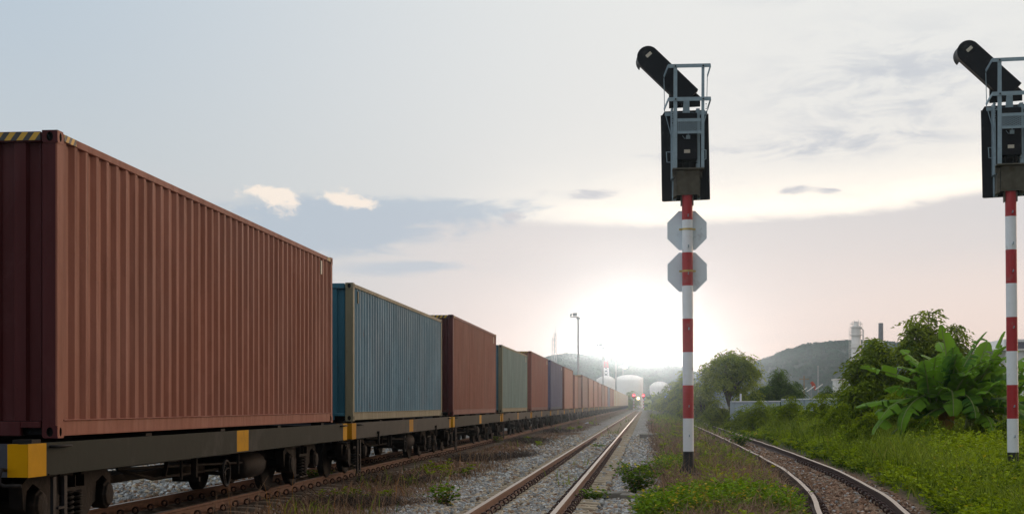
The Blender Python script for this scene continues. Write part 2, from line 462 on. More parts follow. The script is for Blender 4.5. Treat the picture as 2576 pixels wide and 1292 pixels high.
def zonecol(x,y):
    G=np.array([.36,.355,.335]); R=np.array([.21,.125,.075]); D=np.array([.155,.108,.065]); W=np.array([.045,.075,.015]); B=np.array([.24,.15,.095])
    r=x-rtx(y)
    n=fbm(x,y,.45,2); nf=fbm(x,y,1.5,6)
    c=np.zeros(x.shape+(3,))
    c[:]=D
    def bl(col,k):
        nonlocal c
        k=k[...,None]; c=c*(1-k)+k*col
    # grey ballast round the middle track
    e=(n-.5)*1.6
    bl(G,sstep(-4.3,-3.6,x+e*.8)*sstep(.55,.1,x-e*.3))
    bl(D*.9,sstep(.35,.6,nf)*sstep(-3.6,-4.3,x)*.6)
    bl(R,sstep(-4.5,-5.2,x+e)*sstep(-8.6,-8.0,x)*.9)
    bl(G*1.0,sstep(-7.9,-8.5,x))
    bl(W*1.2+D*.3,sstep(.2,.9,x)*sstep(-.7,-1.1,r)*sstep(.45,.6,n)*.8)
    bl(B,sstep(1.15,.9,np.abs(r)))
    bl(W,sstep(1.0,1.5,r+e*.3))
    far=sstep(110,200,y)
    bl(np.array([.09,.10,.035]),far*sstep(.5,2.5,np.abs(x-MIDX))*sstep(2.4,3.6,np.abs(x-TRX))*.8)
    c*=(.75+.5*nf)[...,None]
    return c
def lines(a,b,s0,g):
    o=[a];s=s0
    while o[-1]<b: o.append(o[-1]+s); s*=g
    return o
ys=sorted(set([round(v,3) for v in (list(-np.array(lines(-15,60,.8,1.25)))+lines(15,2400,.14,1.013))]))
xr=lines(12,1600,.16,1.07); xl=[-v for v in lines(10,1600,.16,1.09)]
xs=sorted(set([round(v,3) for v in list(np.arange(-10,12.01,.16))+xr+xl]))
XX,YY=np.meshgrid(np.array(xs),np.array(ys))
ZZ=gz(XX,YY)
nx,ny=len(xs),len(ys)
V=np.stack([XX,YY,ZZ],-1).reshape(-1,3)
i=np.arange(ny-1)[:,None]*nx+np.arange(nx-1)[None]; i=i.ravel()
Fq=np.stack([i,i+1,i+nx+1,i+nx],1)
def ground_mat():
    m,t,bs=base_mat('ground_earth_and_gravel')
    co=t.new('ShaderNodeNewGeometry').outputs['Position']
    zc=t.new('ShaderNodeAttribute',attribute_name='zone').outputs['Color']
    vo=t.new('ShaderNodeTexVoronoi'); t.put(vo.inputs['Vector'],co); vo.inputs['Scale'].default_value=15
    hs=t.new('ShaderNodeSeparateColor'); t.put(hs.inputs[0],vo.outputs['Color'])
    c=t.mix(1.0,zc,t.mix(hs.outputs[0],(.45,.42,.40),(1.5,1.5,1.5)),'MULTIPLY')
    c=t.mix(t.ss(vo.outputs['Distance'],.02,.05,.0,.35),c,t.mix(1,c,(.3,.3,.3),'MULTIPLY'))
    c=t.mix(t.math('MULTIPLY',t.ss(t.noise(co,1.3,5,.65),.5,.7),.5),c,(.09,.06,.04))
    t.put(bs.inputs['Base Color'],c); bs.inputs['Roughness'].default_value=.95; bs.inputs['Specular IOR Level'].default_value=.2
    b=t.new('ShaderNodeBump'); b.inputs['Strength'].default_value=.9; b.inputs['Distance'].default_value=.05
    t.put(b.inputs['Height'],t.math('ADD',t.math('MULTIPLY',vo.outputs['Distance'],-1),t.math('MULTIPLY',hs.outputs[1],.8)))
    t.put(bs.inputs['Normal'],b.outputs[0])
    return m
gr=np_obj('ground',V,Fq,ground_mat(),col=zonecol(XX,YY).reshape(-1,3),smooth=True); tag(gr,kind='structure')

# ------------------------------------------------------------------ railway tracks
RP=[(-.034,0),(.034,0),(.034,-.032),(.010,-.044),(.009,-.120),(.058,-.132),(.058,-.145),(-.058,-.145),(-.058,-.132),(-.009,-.120),(-.010,-.044),(-.034,-.032)]
def rail(name,pts,mats,parent):
    mb=MB();n=len(RP);vs=[];fs=[];ms=[]
    for i,(x,y,z) in enumerate(pts):
        a=pts[max(i-1,0)];b=pts[min(i+1,len(pts)-1)]
        dx,dy=b[0]-a[0],b[1]-a[1];l=math.hypot(dx,dy);nx_,ny_=dy/l,-dx/l
        for (u,v) in RP: vs.append((x+nx_*u,y+ny_*u,z+v))
    mb.v=vs
    for i in range(len(pts)-1):
        for j in range(n):
            k=(j+1)%n
            mb.f.append([i*n+j,(i+1)*n+j,(i+1)*n+k,i*n+k]);mb.m.append(0 if j==0 else 1);mb.s.append(False)
    mb.f.append(list(range(n)));mb.m.append(1);mb.s.append(False)
    return mb.build(name,mats,parent)
def sleeper_mb():
    mb=MB();prof=[(-1.0,-.165),(-.78,-.150),(-.35,-.150),(-.2,-.185),(.2,-.185),(.35,-.150),(.78,-.150),(1.0,-.165)]
    vs=[]
    for (x,z) in prof:
        vs+= [(x,-.125,z-.06),(x,-.095,z),(x,.095,z),(x,.125,z-.06)]
    fs=[]
    for i in range(len(prof)-1):
        for j in range(3):
            a=i*4+j; fs.append((a,a+4,a+5,a+1))
    fs.append((0,1,2,3)); e=(len(prof)-1)*4; fs.append((e+3,e+2,e+1,e))
    return mb.add(vs,fs,0)
def coil(mb,x,y,z,r=.042,s=1):
    pts=[]
    for k in range(20):
        a=-.9+k/19*2*PI*1.75
        pts.append((x+s*.005+r*math.cos(a)*s,y-.03+.06*k/19,z+r*math.sin(a)))
    mb.tube(pts,.0125,5,0,False)
RAILTILT=0
def make_track(name,label,cx,y0,y1,ystep,mats,smat,clip_y1,sp=.62,curve=None,wob=0,ncl=25):
    root=thing(name,label,'railway track')
    cf=curve or (lambda y:cx)
    yy=lines(y0,y1,ystep,1.0 if curve is None else 1.02)
    for s in(-.54,.54):
        pts=[]
        for y in yy:
            x=float(cf(y)); dx=float(cf(y+.5)-cf(y-.5)); l=math.hypot(dx,1)
            wz=wob*(float(vnoise(y*.35,s*9))-.5)*2
            pts.append((x+s/l+wz*.6,y-s*dx/l,wz*.35))
        rail('rail',pts,mats,root)
    proto=None;k=0;rest=MB();restc=MB();cproto=None
    y=y0+1.2
    sm=sleeper_mb()
    while y<min(y1,330):
        x=float(cf(y)); ang=-math.atan(float(cf(y+.5)-cf(y-.5)))+random.uniform(-.012,.012)
        zz=random.uniform(-.012,.006)
        vis=y>15
        if vis and k<100:
            if proto is None:
                proto=sm.build('sleeper',smat,root,bevel=.012); o=proto
            else:
                o=proto.copy(); COL.objects.link(o); o.parent=root
            o.location=(x,y,zz); o.rotation_euler=(0,0,ang)
            if k<ncl and y<clip_y1:
                for xo in(-.54,.54):
                    for s in(-1,1):
                        if cproto is None:
                            cb_=MB(); coil(cb_,0,0,0); cproto=cb_.build('rail_clip',M['rust_dark'],o); c=cproto
                        else:
                            c=cproto.copy(); COL.objects.link(c); c.parent=o
                        c.location=(xo+s*.105,0,-.10); c.rotation_euler=(0,0,0 if s>0 else PI)
            elif y<clip_y1:
                for xo in(-.54,.54):
                    for s in(-1,1):
                        v=Matrix.Rotation(ang,3,'Z')@Vector((xo+s*.105,0,0)); coil(restc,x+v.x,y+v.y,-.10+zz,s=s)
            k+=1
        elif vis:
            R=Matrix.Rotation(ang,3,'Z')
            rest.add([R@Vector(v)+Vector((x,y,zz)) for v in sm.v],sm.f)
        y+=sp+random.uniform(-.012,.012)
    if rest.v: tag(rest.build('sleeper',smat,root),kind='stuff')
    if restc.v: tag(restc.build('rail_clip',M['rust_dark'],root),kind='stuff')
    return root
make_track('railway_track','straight railway track with shiny rail heads between grey gravel, empty of trains',MIDX,-12,640,3.0,[M['railtop'],M['rust_rail']],M['concrete'],64)
make_track('railway_track','rust-brown railway track carrying the container train',TRX,-12,640,3.0,[M['railtop_dull'],M['rust_rail']],M['concrete_dark'],60)
make_track('railway_track','curved railway track half overgrown by green weeds, bending between the two signals',0,4,300,.8,[M['railtop_dull'],M['rust_dark']],M['concrete_dark'],40,curve=rtx,wob=.018)
# ------------------------------------------------------------------ containers
CFACE=-5.45
RED=(.275,.092,.058); RED2=(.30,.10,.068); SAL=(.36,.15,.105); BRN=(.22,.095,.07)
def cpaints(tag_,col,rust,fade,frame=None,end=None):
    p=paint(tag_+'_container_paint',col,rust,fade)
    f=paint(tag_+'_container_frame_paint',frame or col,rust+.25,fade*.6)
    e=paint(tag_+'_container_end_paint_and_shade',end,rust,fade*.3) if end else p
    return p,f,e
CP={
 'red':cpaints('rust_red',RED,.0,.35,(.29,.10,.062),(.072,.014,.015)),  # last colour: same red paint with the end face's shade darkened into it
 'red2':cpaints('brown_red',(.275,.095,.065),.0,.3,(.19,.06,.05),(.085,.019,.019)),  # end colour darkened for shade too, paint is the same
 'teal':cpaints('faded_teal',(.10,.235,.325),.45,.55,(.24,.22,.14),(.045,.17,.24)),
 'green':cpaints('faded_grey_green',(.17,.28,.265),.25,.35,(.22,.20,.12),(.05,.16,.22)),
 'rose':cpaints('faded_red',RED2,.0,.3,(.17,.06,.05)),
 'indigo':cpaints('indigo_blue',(.105,.11,.21),.02,.3,(.04,.06,.12)),
 'salmon':cpaints('salmon_red',SAL,.0,.25,(.22,.09,.07)),
 'brown':cpaints('brown',BRN,.0,.25,(.15,.06,.045)),
 'cream':cpaints('cream',(.50,.46,.36),.1,.3,(.5,.3,.1)),
}
def corr(mb,n,pitch,y0,z0,z1,x,dep,plane='side',fl=.07,sl=.068):
    """trapezoid corrugated sheet; plane side: runs along y facing +x"""
    pts=[];t=0
    o=fl;
    for i in range(n):
        b=i*pitch
        pts += [(b,0),(b+o,0),(b+o+sl,-dep),(b+2*o+sl,-dep)]
    pts.append((n*pitch,0))
    vs=[];
    for (u,d) in pts:
        for z in(z0,z1):
            vs.append((x+d,y0+u,z) if plane=='side' else ((x+u,y0-d,z)))
    fs=[]
    for i in range(len(pts)-1):
        f=(2*i,2*i+2,2*i+3,2*i+1); fs.append(f if plane=='side' else f)
    mb.add(vs,fs)
    return n*pitch
def container(label,cat,kind,H,L,x,y,z,stripes,vent=True,group=None):
    p,f,e=CP[kind]
    r=thing('shipping_container',label,cat,(x,y,z),0,group)   # local: x 0..-2.44, y 0..L
    W=2.438
    pc=.162
    n=int((L-2*.17)/.278); pitch=(L-2*.165)/n
    a=MB(); corr(a,n,pitch,.165,.165,H-.085,-.012,.036,fl=pitch*.25,sl=pitch*.25); a.build('side_panel',p,r)
    a=MB(); a.bb(-W+.012,-W+.02,.165,L-.165,.165,H-.085); a.build('side_panel',p,r)
    # end panels with wide vertical ribs
    for yy,sg in((.03,1),(L-.03,-1)):
        a=MB(); ne=8; pe=(W-2*.165)/ne
        pts=[]
        for i in range(ne):
            b=-W+.165+i*pe; pts+=[(b,0),(b+pe*.42,0),(b+pe*.5,.045),(b+pe*.92,.045)]
        pts.append((-.165,0)); vs=[]
        for(u,d) in pts: vs+=[(u,yy+sg*d,.16),(u,yy+sg*d,H-.1)]
        a.add(vs,[(2*i,2*i+2,2*i+3,2*i+1) for i in range(len(pts)-1)])
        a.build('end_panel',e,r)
    MB().bb(-W+.03,-.03,.05,L-.05,H-.055,H-.035).build('roof_panel',p,r)
    MB().bb(-W+.09,-.09,.12,L-.12,.03,.15).build('floor',M['black_steel'],r)
    # rails
    for xx in(-.03,-W+.03):
        MB().bb(xx-.03,xx+.027,.16,L-.16,H-.085,H-.012).build('top_side_rail',f,r,.006)
        b=MB(); b.bb(xx-.028,xx+.018,.16,L-.16,.018,.16); b.bb(xx-.028,xx+.032,.16,L-.16,.160,.172); b.build('bottom_side_rail',f,r,.004)
    for yy in(.04,L-.04):
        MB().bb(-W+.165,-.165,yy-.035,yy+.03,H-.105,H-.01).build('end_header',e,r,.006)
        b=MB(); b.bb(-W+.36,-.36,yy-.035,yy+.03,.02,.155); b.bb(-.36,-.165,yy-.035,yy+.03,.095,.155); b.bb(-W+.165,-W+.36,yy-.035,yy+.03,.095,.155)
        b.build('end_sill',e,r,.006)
    # posts and castings
    for xx,sx in((0,1),(-W,-1)):
        for yy,sy in((0,-1),(L,1)):
            x0,x1=(xx-sx*.150,xx-sx*.004); y0,y1=(yy-sy*.15,yy-sy*.004)
            pe_=f if kind in('teal','green') else e  # red post and casting ends use the end colour with shade painted in
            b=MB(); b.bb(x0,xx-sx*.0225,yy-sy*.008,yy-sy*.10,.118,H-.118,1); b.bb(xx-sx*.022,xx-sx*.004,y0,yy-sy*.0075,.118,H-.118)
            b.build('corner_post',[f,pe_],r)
            for z0,z1 in((0,.118),(H-.118,H)):
                c=MB(); zc=(z0+z1)/2
                c.bb(x0,xx-sx*.05,y0,yy-sy*.05,z0,z1)
                cx=(x0+xx)/2; wx=abs(xx-x0); wy=abs(yy-y0)
                # end face and side face with oval holes
                c.holed((cx,yy,zc),(-sy*1.0,0,0) if True else 0,(0,0,1),wx,z1-z0,.032,.044,.045,2)
                c.holed((xx,(y0+yy)/2,zc),(0,sx*1.0,0),(0,0,1),wy,z1-z0,.026,.042,.045)
                for q in((z0,-1),(z1,1)):
                    c.add([(x0,y0,q[0]),(xx,y0,q[0]),(xx,yy,q[0]),(x0,yy,q[0])],[(0,1,2,3)])
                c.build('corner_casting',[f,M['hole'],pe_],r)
    if stripes:
        MB().bb(-.162-.62,-.168,-.001,.004,H-.092,H-.018).build('hazard_stripes',M['hazard'],r)
        MB().bb(-.0026,.001,.165,.46,H-.080,H-.016).build('hazard_stripes',M['hazard'],r)
        MB().bb(-W+.168,-W+.78,-.001,.004,H-.092,H-.018).build('hazard_stripes',M['hazard'],r)
        MB().bb(-.0026,.001,L-.46,L-.165,H-.080,H-.016).build('hazard_stripes',M['hazard'],r)
    if vent:
        yv=L-.95 if kind!='teal' else .45
        MB().bb(-.014,.004,yv,yv+.09,H-.36,H-.13).build('air_vent',M['plate'] if kind!='teal' else f,r,.006)
    return r
_sc={}
def simple_container(label,kind,H,L,x,y,z,stripes,group):
    key=(kind,H,L,stripes)
    if key not in _sc:
        p,f,e=CP[kind]; b=MB(); W=2.438
        b.bb(-W+.03,-.03,.04,L-.04,.06,H-.04,0)
        for yy in(0,L-.15):
            for xx in(-W,-.15): b.bb(xx,xx+.15,yy,yy+.15,0,H,1)
        for xx in(-W+.004,-.06): b.bb(xx,xx+.055,.15,L-.15,H-.09,H-.01,1); b.bb(xx,xx+.055,.15,L-.15,.02,.17,0)
        if stripes: b.bb(-.79,-.16,-.004,.03,H-.095,H-.015,2)
        o=b.build('shipping_container',[p,f,M['hazard']]); _sc[key]=o
    else:
        o=_sc[key].copy(); COL.objects.link(o)
    o.location=(x,y,z)
    return tag(o,label,'shipping container',group)

ORD='first second third fourth fifth sixth seventh eighth ninth tenth eleventh twelfth thirteenth fourteenth fifteenth sixteenth seventeenth eighteenth nineteenth twentieth'.split()
def ordw(n):
    if n<20: return ORD[n]
    tens={2:'twenty',3:'thirty',4:'forty'}[(n+1)//10]; u=(n+1)%10
    return tens+'-'+ORD[u-1] if u else {3:'thirtieth',4:'fortieth'}[(n+1)//10]
CZ=1.055; PITCH=14.5; W0=12.66; WL=14.05
HC=2.866; STD=2.591
CG='shipping containers along the freight train'
train=[('red',HC,True,'long rust-red shipping container with yellow and black corner stripes, largest and closest to camera'),
 ('teal',STD,False,'faded teal-blue shipping container with rusty olive corner posts behind the big red one'),
 ('red2',HC,True,'tall brown-red shipping container with striped corner between teal-blue and grey-green ones'),
 ('green',STD,False,'lower grey-green weathered shipping container, fourth in the train'),
 ('rose',HC,True,'tall faded red shipping container with striped corner, fifth, just past the grey-green one'),
 ('indigo',HC,False,'indigo-blue shipping container, sixth in the train, between two red ones'),
 ('salmon',HC,False,'salmon-red tall shipping container, seventh wagon, just past the indigo-blue one'),
 ('brown',STD,False,None),
 ('brown',HC,True,'brown tall shipping container with striped corner on the ninth wagon, past the low pair'),
 ('salmon',HC,False,None),('salmon',HC,False,None),('rose',HC,False,None),('brown',HC,False,None),('salmon',HC,False,None),
 ('indigo',HC,False,'small violet-blue container far down the train, the second bluish one, on the fifteenth wagon'),
 ('rose',HC,False,None),('red2',HC,False,None)]
for n in range(17,42): train.append(('cream',HC,False,None))
CW={'red':'rust-red','red2':'brown-red','rose':'faded red','salmon':'salmon-red','brown':'brown','cream':'cream','indigo':'indigo'}
for n,(k,H,st,lab) in enumerate(train):
    ys_=W0+n*PITCH+(.22 if n else .71)
    if n==7:
        simple_container('low salmon-red short container, first of the pair sharing the eighth wagon','salmon',STD,6.058,CFACE,ys_,CZ,False,CG)
        simple_container('low brown short container, second of the pair sharing the eighth wagon','brown',STD,6.058,CFACE,ys_+6.13,CZ,False,CG)
        continue
    if lab is None: lab=f'distant {CW[k]} container on the {ordw(n)} wagon of the train, counted from the camera'
    if n<6: container(lab,'shipping container',k,H,12.19,CFACE,ys_,CZ,st,True,CG)
    else: simple_container(lab,k,H,12.19,CFACE,ys_,CZ,st,CG)

# ------------------------------------------------------------------ flat wagons
WX=1.262   # half width
def spring_mb(mb,x,y,z0,z1,r,turns=6):
    pts=[];N=turns*12
    for k in range(N+1):
        a=2*PI*turns*k/N; pts.append((x+r*math.cos(a),y+r*math.sin(a),z0+(z1-z0)*k/N))
    mb.tube(pts,.016,6,0,True)
WHEEL=[(-.075,.30),(-.07,.40),(-.068,.44),(-.045,.455),(-.035,.425),(.06,.418),(.065,.40),(.062,.33),(.02,.30),(.03,.14),(.07,.12),(.07,.02)]
def wheel_mb(mb,x,y,s):
    prof=[(a*s,b) for a,b in WHEEL]
    mb.lathe(prof,(x,y,.42),'x',26)
    mb.lathe([(-.05*s,.30),(-.05*s,.12)],(x,y,.42),'x',26)
def bogie(root,yc):
    bo=MB(); bo.beam((-.9,yc,.60),(.9,yc,.60),.34,.18); bo.tube([(-1.0,yc-.88,.42),(1.0,yc-.88,.42)],.075,10); bo.tube([(-1.0,yc+.88,.42),(1.0,yc+.88,.42)],.075,10)
    bo.beam((-.7,yc-.45,.35),(.7,yc-.45,.35),.08,.14); bo.beam((-.7,yc+.45,.35),(.7,yc+.45,.35),.08,.14)
    b=bo.build('bogie',M['cast_dark'],root)
    for s in(-1,1):
        for q in(-.88,.88):
            w_=MB(); wheel_mb(w_,s*.535,yc+q,-s); w_.build('wheel',M['cast_dark'],b)
            x_=MB(); x_.lathe([(s*.80,.11),(s*.84,.15),(s*.99,.155),(s*1.0,.13),(s*1.02,.12),(s*1.03,.05)],(0,yc+q,.42),'x',8,0,False)
            x_.build('axle_box',M['cast_dark'],b,.006)
        f=MB(); X0,X1=s*.80,s*.93
        arch=[(-1.15,.62),(-1.12,.40),(-1.06,.36),(-1.04,.56),(-.90,.62),(-.72,.56),(-.70,.36),(-.62,.34),(-.45,.22),(-.36,.14),(.36,.14),(.45,.22),(.62,.34),(.70,.36),(.72,.56),(.90,.62),(1.04,.56),(1.06,.36),(1.12,.40),(1.15,.62),(.95,.72),(.30,.68),(.26,.56),(.27,.22),(-.27,.22),(-.26,.56),(-.30,.68),(-.95,.72)]
        f.prism(arch,lambda u,v:(X0,yc+u,v),lambda u,v:(X1,yc+u,v))
        f.bb(s*.78,s*.98,yc-.26,yc+.26,.50,.545); f.bb(s*.80,s*.99,yc-.25,yc-.235,.545,.66); f.bb(s*.80,s*.99,yc+.235,yc+.25,.545,.66); f.bb(s*.80,s*.99,yc-.008,yc+.008,.545,.66); f.bb(s*.76,s*1.0,yc-.30,yc+.30,.16,.185)
        f.build('side_frame',M['cast_dark'],b)
        for q,r_ in((-.12,.075),(.11,.07)):
            p=MB(); spring_mb(p,s*.93,yc+q,.19,.50,r_); p.build('coil_spring',M['cast_dark'],b)
        for q in(-.35,.35): MB().bb(s*.62,s*.70,yc+q-.05,yc+q+.05,.25,.55).build('brake_hanger',M['cast_dark'],b)
def wagon(label,y,side,yel,latches,ladder=True,group=None):
    r=thing('flat_wagon',label,'flat wagon',(TRX,y,0),0,group)
    z0,z1=.722,1.020
    for s in(-1,1):
        b=MB(); x0=s*(WX-.09);x1=s*WX
        segs=[(0,.40,1),(.40,6.72,0),(6.72,7.30,1),(7.30,WL-.36,0),(WL-.36,WL,1)]
        for (a,c,m) in segs: b.bb(s*(WX-.006),x1,a,c,z0,z1,m)
        b.bb(x0,s*(WX-.0065),0.001,WL-.001,z1-.02,z1,0); b.bb(x0,s*(WX-.0065),0.001,WL-.001,z0,z0+.02,0)
        b.bb(x1-s*.10,x1+s*.012,.44,WL-.38,z0+.002,z0+.016,0)
        b.build('side_sill',[side,yel],r)
        for a in(.06,WL-.62):
            h=MB(); xx=s*(WX+.05); h.tube([(s*WX,a+.42,.985),(xx,a+.42,.985),(xx,a+.80,.985),(s*WX,a+.82,.985)] if a<1 else [(s*WX,a-.02,.985),(xx,a,.985),(xx,a+.36,.985),(s*WX,a+.38,.985)],.014,8)
            h.build('grab_handle',M['cast_dark'],r)
    for yy,s in((0,-1),(WL,1)):
        b=MB()
        for (a,c,m) in((-WX+.007,-WX+.19,1),(-WX+.19,WX-.19,0),(WX-.19,WX-.007,1)): b.bb(a,c,yy-s*.08,yy+s*.001,z0+.003,z1-.003,m)
        b.build('end_beam',[M['navy'],yel],r)
        c=MB(); c.bb(-.10,.10,yy-s*.2,yy+s*.16,.70,.86); c.bb(-.16,.16,yy+s*.12,yy+s*.27,.66,.90); c.build('coupler',M['cast_dark'],r,.02)
        h=MB(); xx=WX-.14; h.tube([(xx-.06,yy+s*.02,.79),(xx-.06,yy+s*.10,.80),(xx-.06,yy+s*.14,.74),(xx-.06,yy+s*.14,.68),(xx-.02,yy+s*.14,.655),(xx+.12,yy+s*.10,.655)],.018,8); h.build('lamp_hook',M['cast_dark'],r)
        ho=MB(); xx=.5; ho.tube([(xx,yy+s*.02,.76),(xx,yy+s*.16,.72),(xx,yy+s*.20,.55),(xx,yy+s*.16,.28)],.026,8); ho.build('brake_hose',M['black_steel'],r)
    d=MB(); d.bb(-WX+.1,WX-.1,.05,WL-.05,.965,1.005)
    for k in range(11): yy=.7+k*1.26; d.bb(-WX+.1,WX-.1,yy-.05,yy+.05,.80,.964)
    for k in (-.30,.30): d.bb(k-.06,k+.06,.3,WL-.3,.60,.90)
    d.build('underframe',M['black_steel'],r)
    for yy in(.34,3.4,6.3,9.3,12.3):
        for s in(-1,1): MB().bb(s*(WX-.25),s*(WX-.07),yy-.1,yy+.1,1.005,1.052).build('container_stool',M['cast_dark'],r)
    # brake gear
    g=MB(); g.tube([(.62,4.0,.62),(.62,5.2,.45),(.62,8.0,.45)],.025,6); g.tube([(.9,3.2,.66),(.9,9.6,.50)],.018,6); g.beam((.98,5.75,.69),(.98,5.75,.40),.07,.05); g.beam((.70,5.75,.42),(1.05,5.75,.42),.06,.06)
    g.beam((1.0,4.6,.69),(1.0,4.5,.52),.05,.02); g.tube([(1.08,4.9,.69),(1.08,4.9,.46)],.018,6); g.tube([(1.1,7.35,.69),(1.1,7.35,.42)],.018,6); g.beam((-.3,5.0,.42),(-.3,9.6,.42),.5,.1)
    g.build('brake_rigging',M['cast_dark'],r)
    hw=MB(); R_=.165; cx,cy,cz=WX-.04,6.35,.47
    hw.tube([(cx,cy+R_*math.cos(2*PI*k/24),cz+R_*math.sin(2*PI*k/24)) for k in range(25)],.017,8,0,False)
    for a in(.4,2.5,4.6): hw.tube([(cx-.03,cy,cz),(cx-.02,cy+.09*math.cos(a+.3),cz+.09*math.sin(a+.3)),(cx,cy+R_*math.cos(a),cz+R_*math.sin(a))],.012,6)
    hw.lathe([(-.25,.02),(.02,.035)],(cx-.03,cy,cz),'x',10); hw.build('brake_handwheel',M['galv'] if False else M['cast_dark'],r)
    at_=MB(); at_.lathe([(8.2,.02),(8.24,.13),(8.32,.19),(9.35,.19),(9.43,.13),(9.47,.02)],(.78,0,.47),'y',20); at_.build('air_tank',M['cast_dark'],r)
    for yc in(1.78,11.75): bogie(r,yc)
    if ladder:
        for q in(.62,):
            l=MB(); xx=WX-.02
            for a in(q,q+.26): l.bb(xx-.02,xx+.01,a-.035,a+.035,.06,.70)
            for zz in(.10,.40): l.bb(xx-.03,xx+.03,q+.036,q+.225,zz,zz+.02)
            l.build('step_ladder',M['black_steel'],r)
    if latches:
        for yy in(2.6,10.9):
            l=MB(); l.beam((WX+.03,yy,.55),(WX+.03,yy,.82),.035,.06); l.tube([(WX,yy,.80),(WX+.05,yy,.80)],.03,8); l.build('latch_lever',M['cast_dark'],r,.006)
    return r
WG='flat wagons carrying the containers'
base_green=wagon('dark green-grey flat wagon with yellow ends under the largest red container',W0,M['sill_green'],M['yellow'],False,True,WG)
base_grey=wagon('grey flat wagon with orange ends and hanging latch levers under the teal-blue container',W0+PITCH,M['sill_grey'],M['orange'],True,True,WG)
under=['','', 'the striped brown-red container','the grey-green container','the fifth, faded red container','the sixth, indigo-blue container']
for n in range(2,6):
    src=base_green if n==2 else base_grey
    c=copy_tree(src); c.location=(TRX,W0+n*PITCH,0)
    tag(c,('dark green' if n==2 else 'grey')+' flat wagon with yellow end patches under '+under[n],'flat wagon',WG)
def simple_wagon_mesh():
    b=MB(); z0,z1=.722,1.020
    for s in(-1,1):
        for (a,c,m) in((0,.40,1),(.40,6.72,0),(6.72,7.30,1),(7.30,WL-.38,0),(WL-.38,WL,1)): b.bb(s*(WX-.05),s*WX,a,c,z0,z1,m)
    b.bb(-WX+.05,WX-.05,0,.08,z0,z1-.01,1); b.bb(-WX+.05,WX-.05,WL-.08,WL,z0,z1-.01,1); b.bb(-WX+.05,WX-.05,.08,WL-.08,.90,1.0,2)
    b.bb(-.36,.36,.3,WL-.3,.5,.89,2)
    for yc in(1.78,11.75):
        b.bb(-.9,.9,yc-.2,yc+.2,.5,.69,2)
        for s in(-1,1):
            b.bb(s*.80,s*.95,yc-1.15,yc+1.15,.52,.69,2); b.bb(s*.8,s*.97,yc-.28,yc+.28,.15,.52,2)
            for q in(-.88,.88): b.lathe([(s*.46,.43),(s*.6,.42),(s*.6,.05)],(0,yc+q,.42),'x',14,2); b.bb(s*.8,s*.99,yc+q-.12,yc+q+.12,.30,.54,2)
    b.lathe([(8.2,.02),(8.3,.19),(9.4,.19),(9.47,.02)],(.78,0,.47),'y',10,2)
    for yy in(2.6,6.35,10.9): b.bb(WX,WX+.05,yy-.04,yy+.04,.45,.80,2)
    for s in(-1,1): b.bb(s*(WX-.3),s*(WX-.1),.2,.45,1.0,1.06,2); b.bb(s*(WX-.3),s*(WX-.1),12.3,12.55,1.0,1.06,2)
    return b
sw=None
for n in range(6,42):
    if sw is None: sw=simple_wagon_mesh().build('flat_wagon',[M['sill_grey'],M['orange'],M['black_steel']]); o=sw
    else: o=sw.copy(); COL.objects.link(o)
    o.location=(TRX,W0+n*PITCH,0)
    tag(o,f'distant grey flat wagon, the {ordw(n)} in the train counted from the camera','flat wagon',WG)

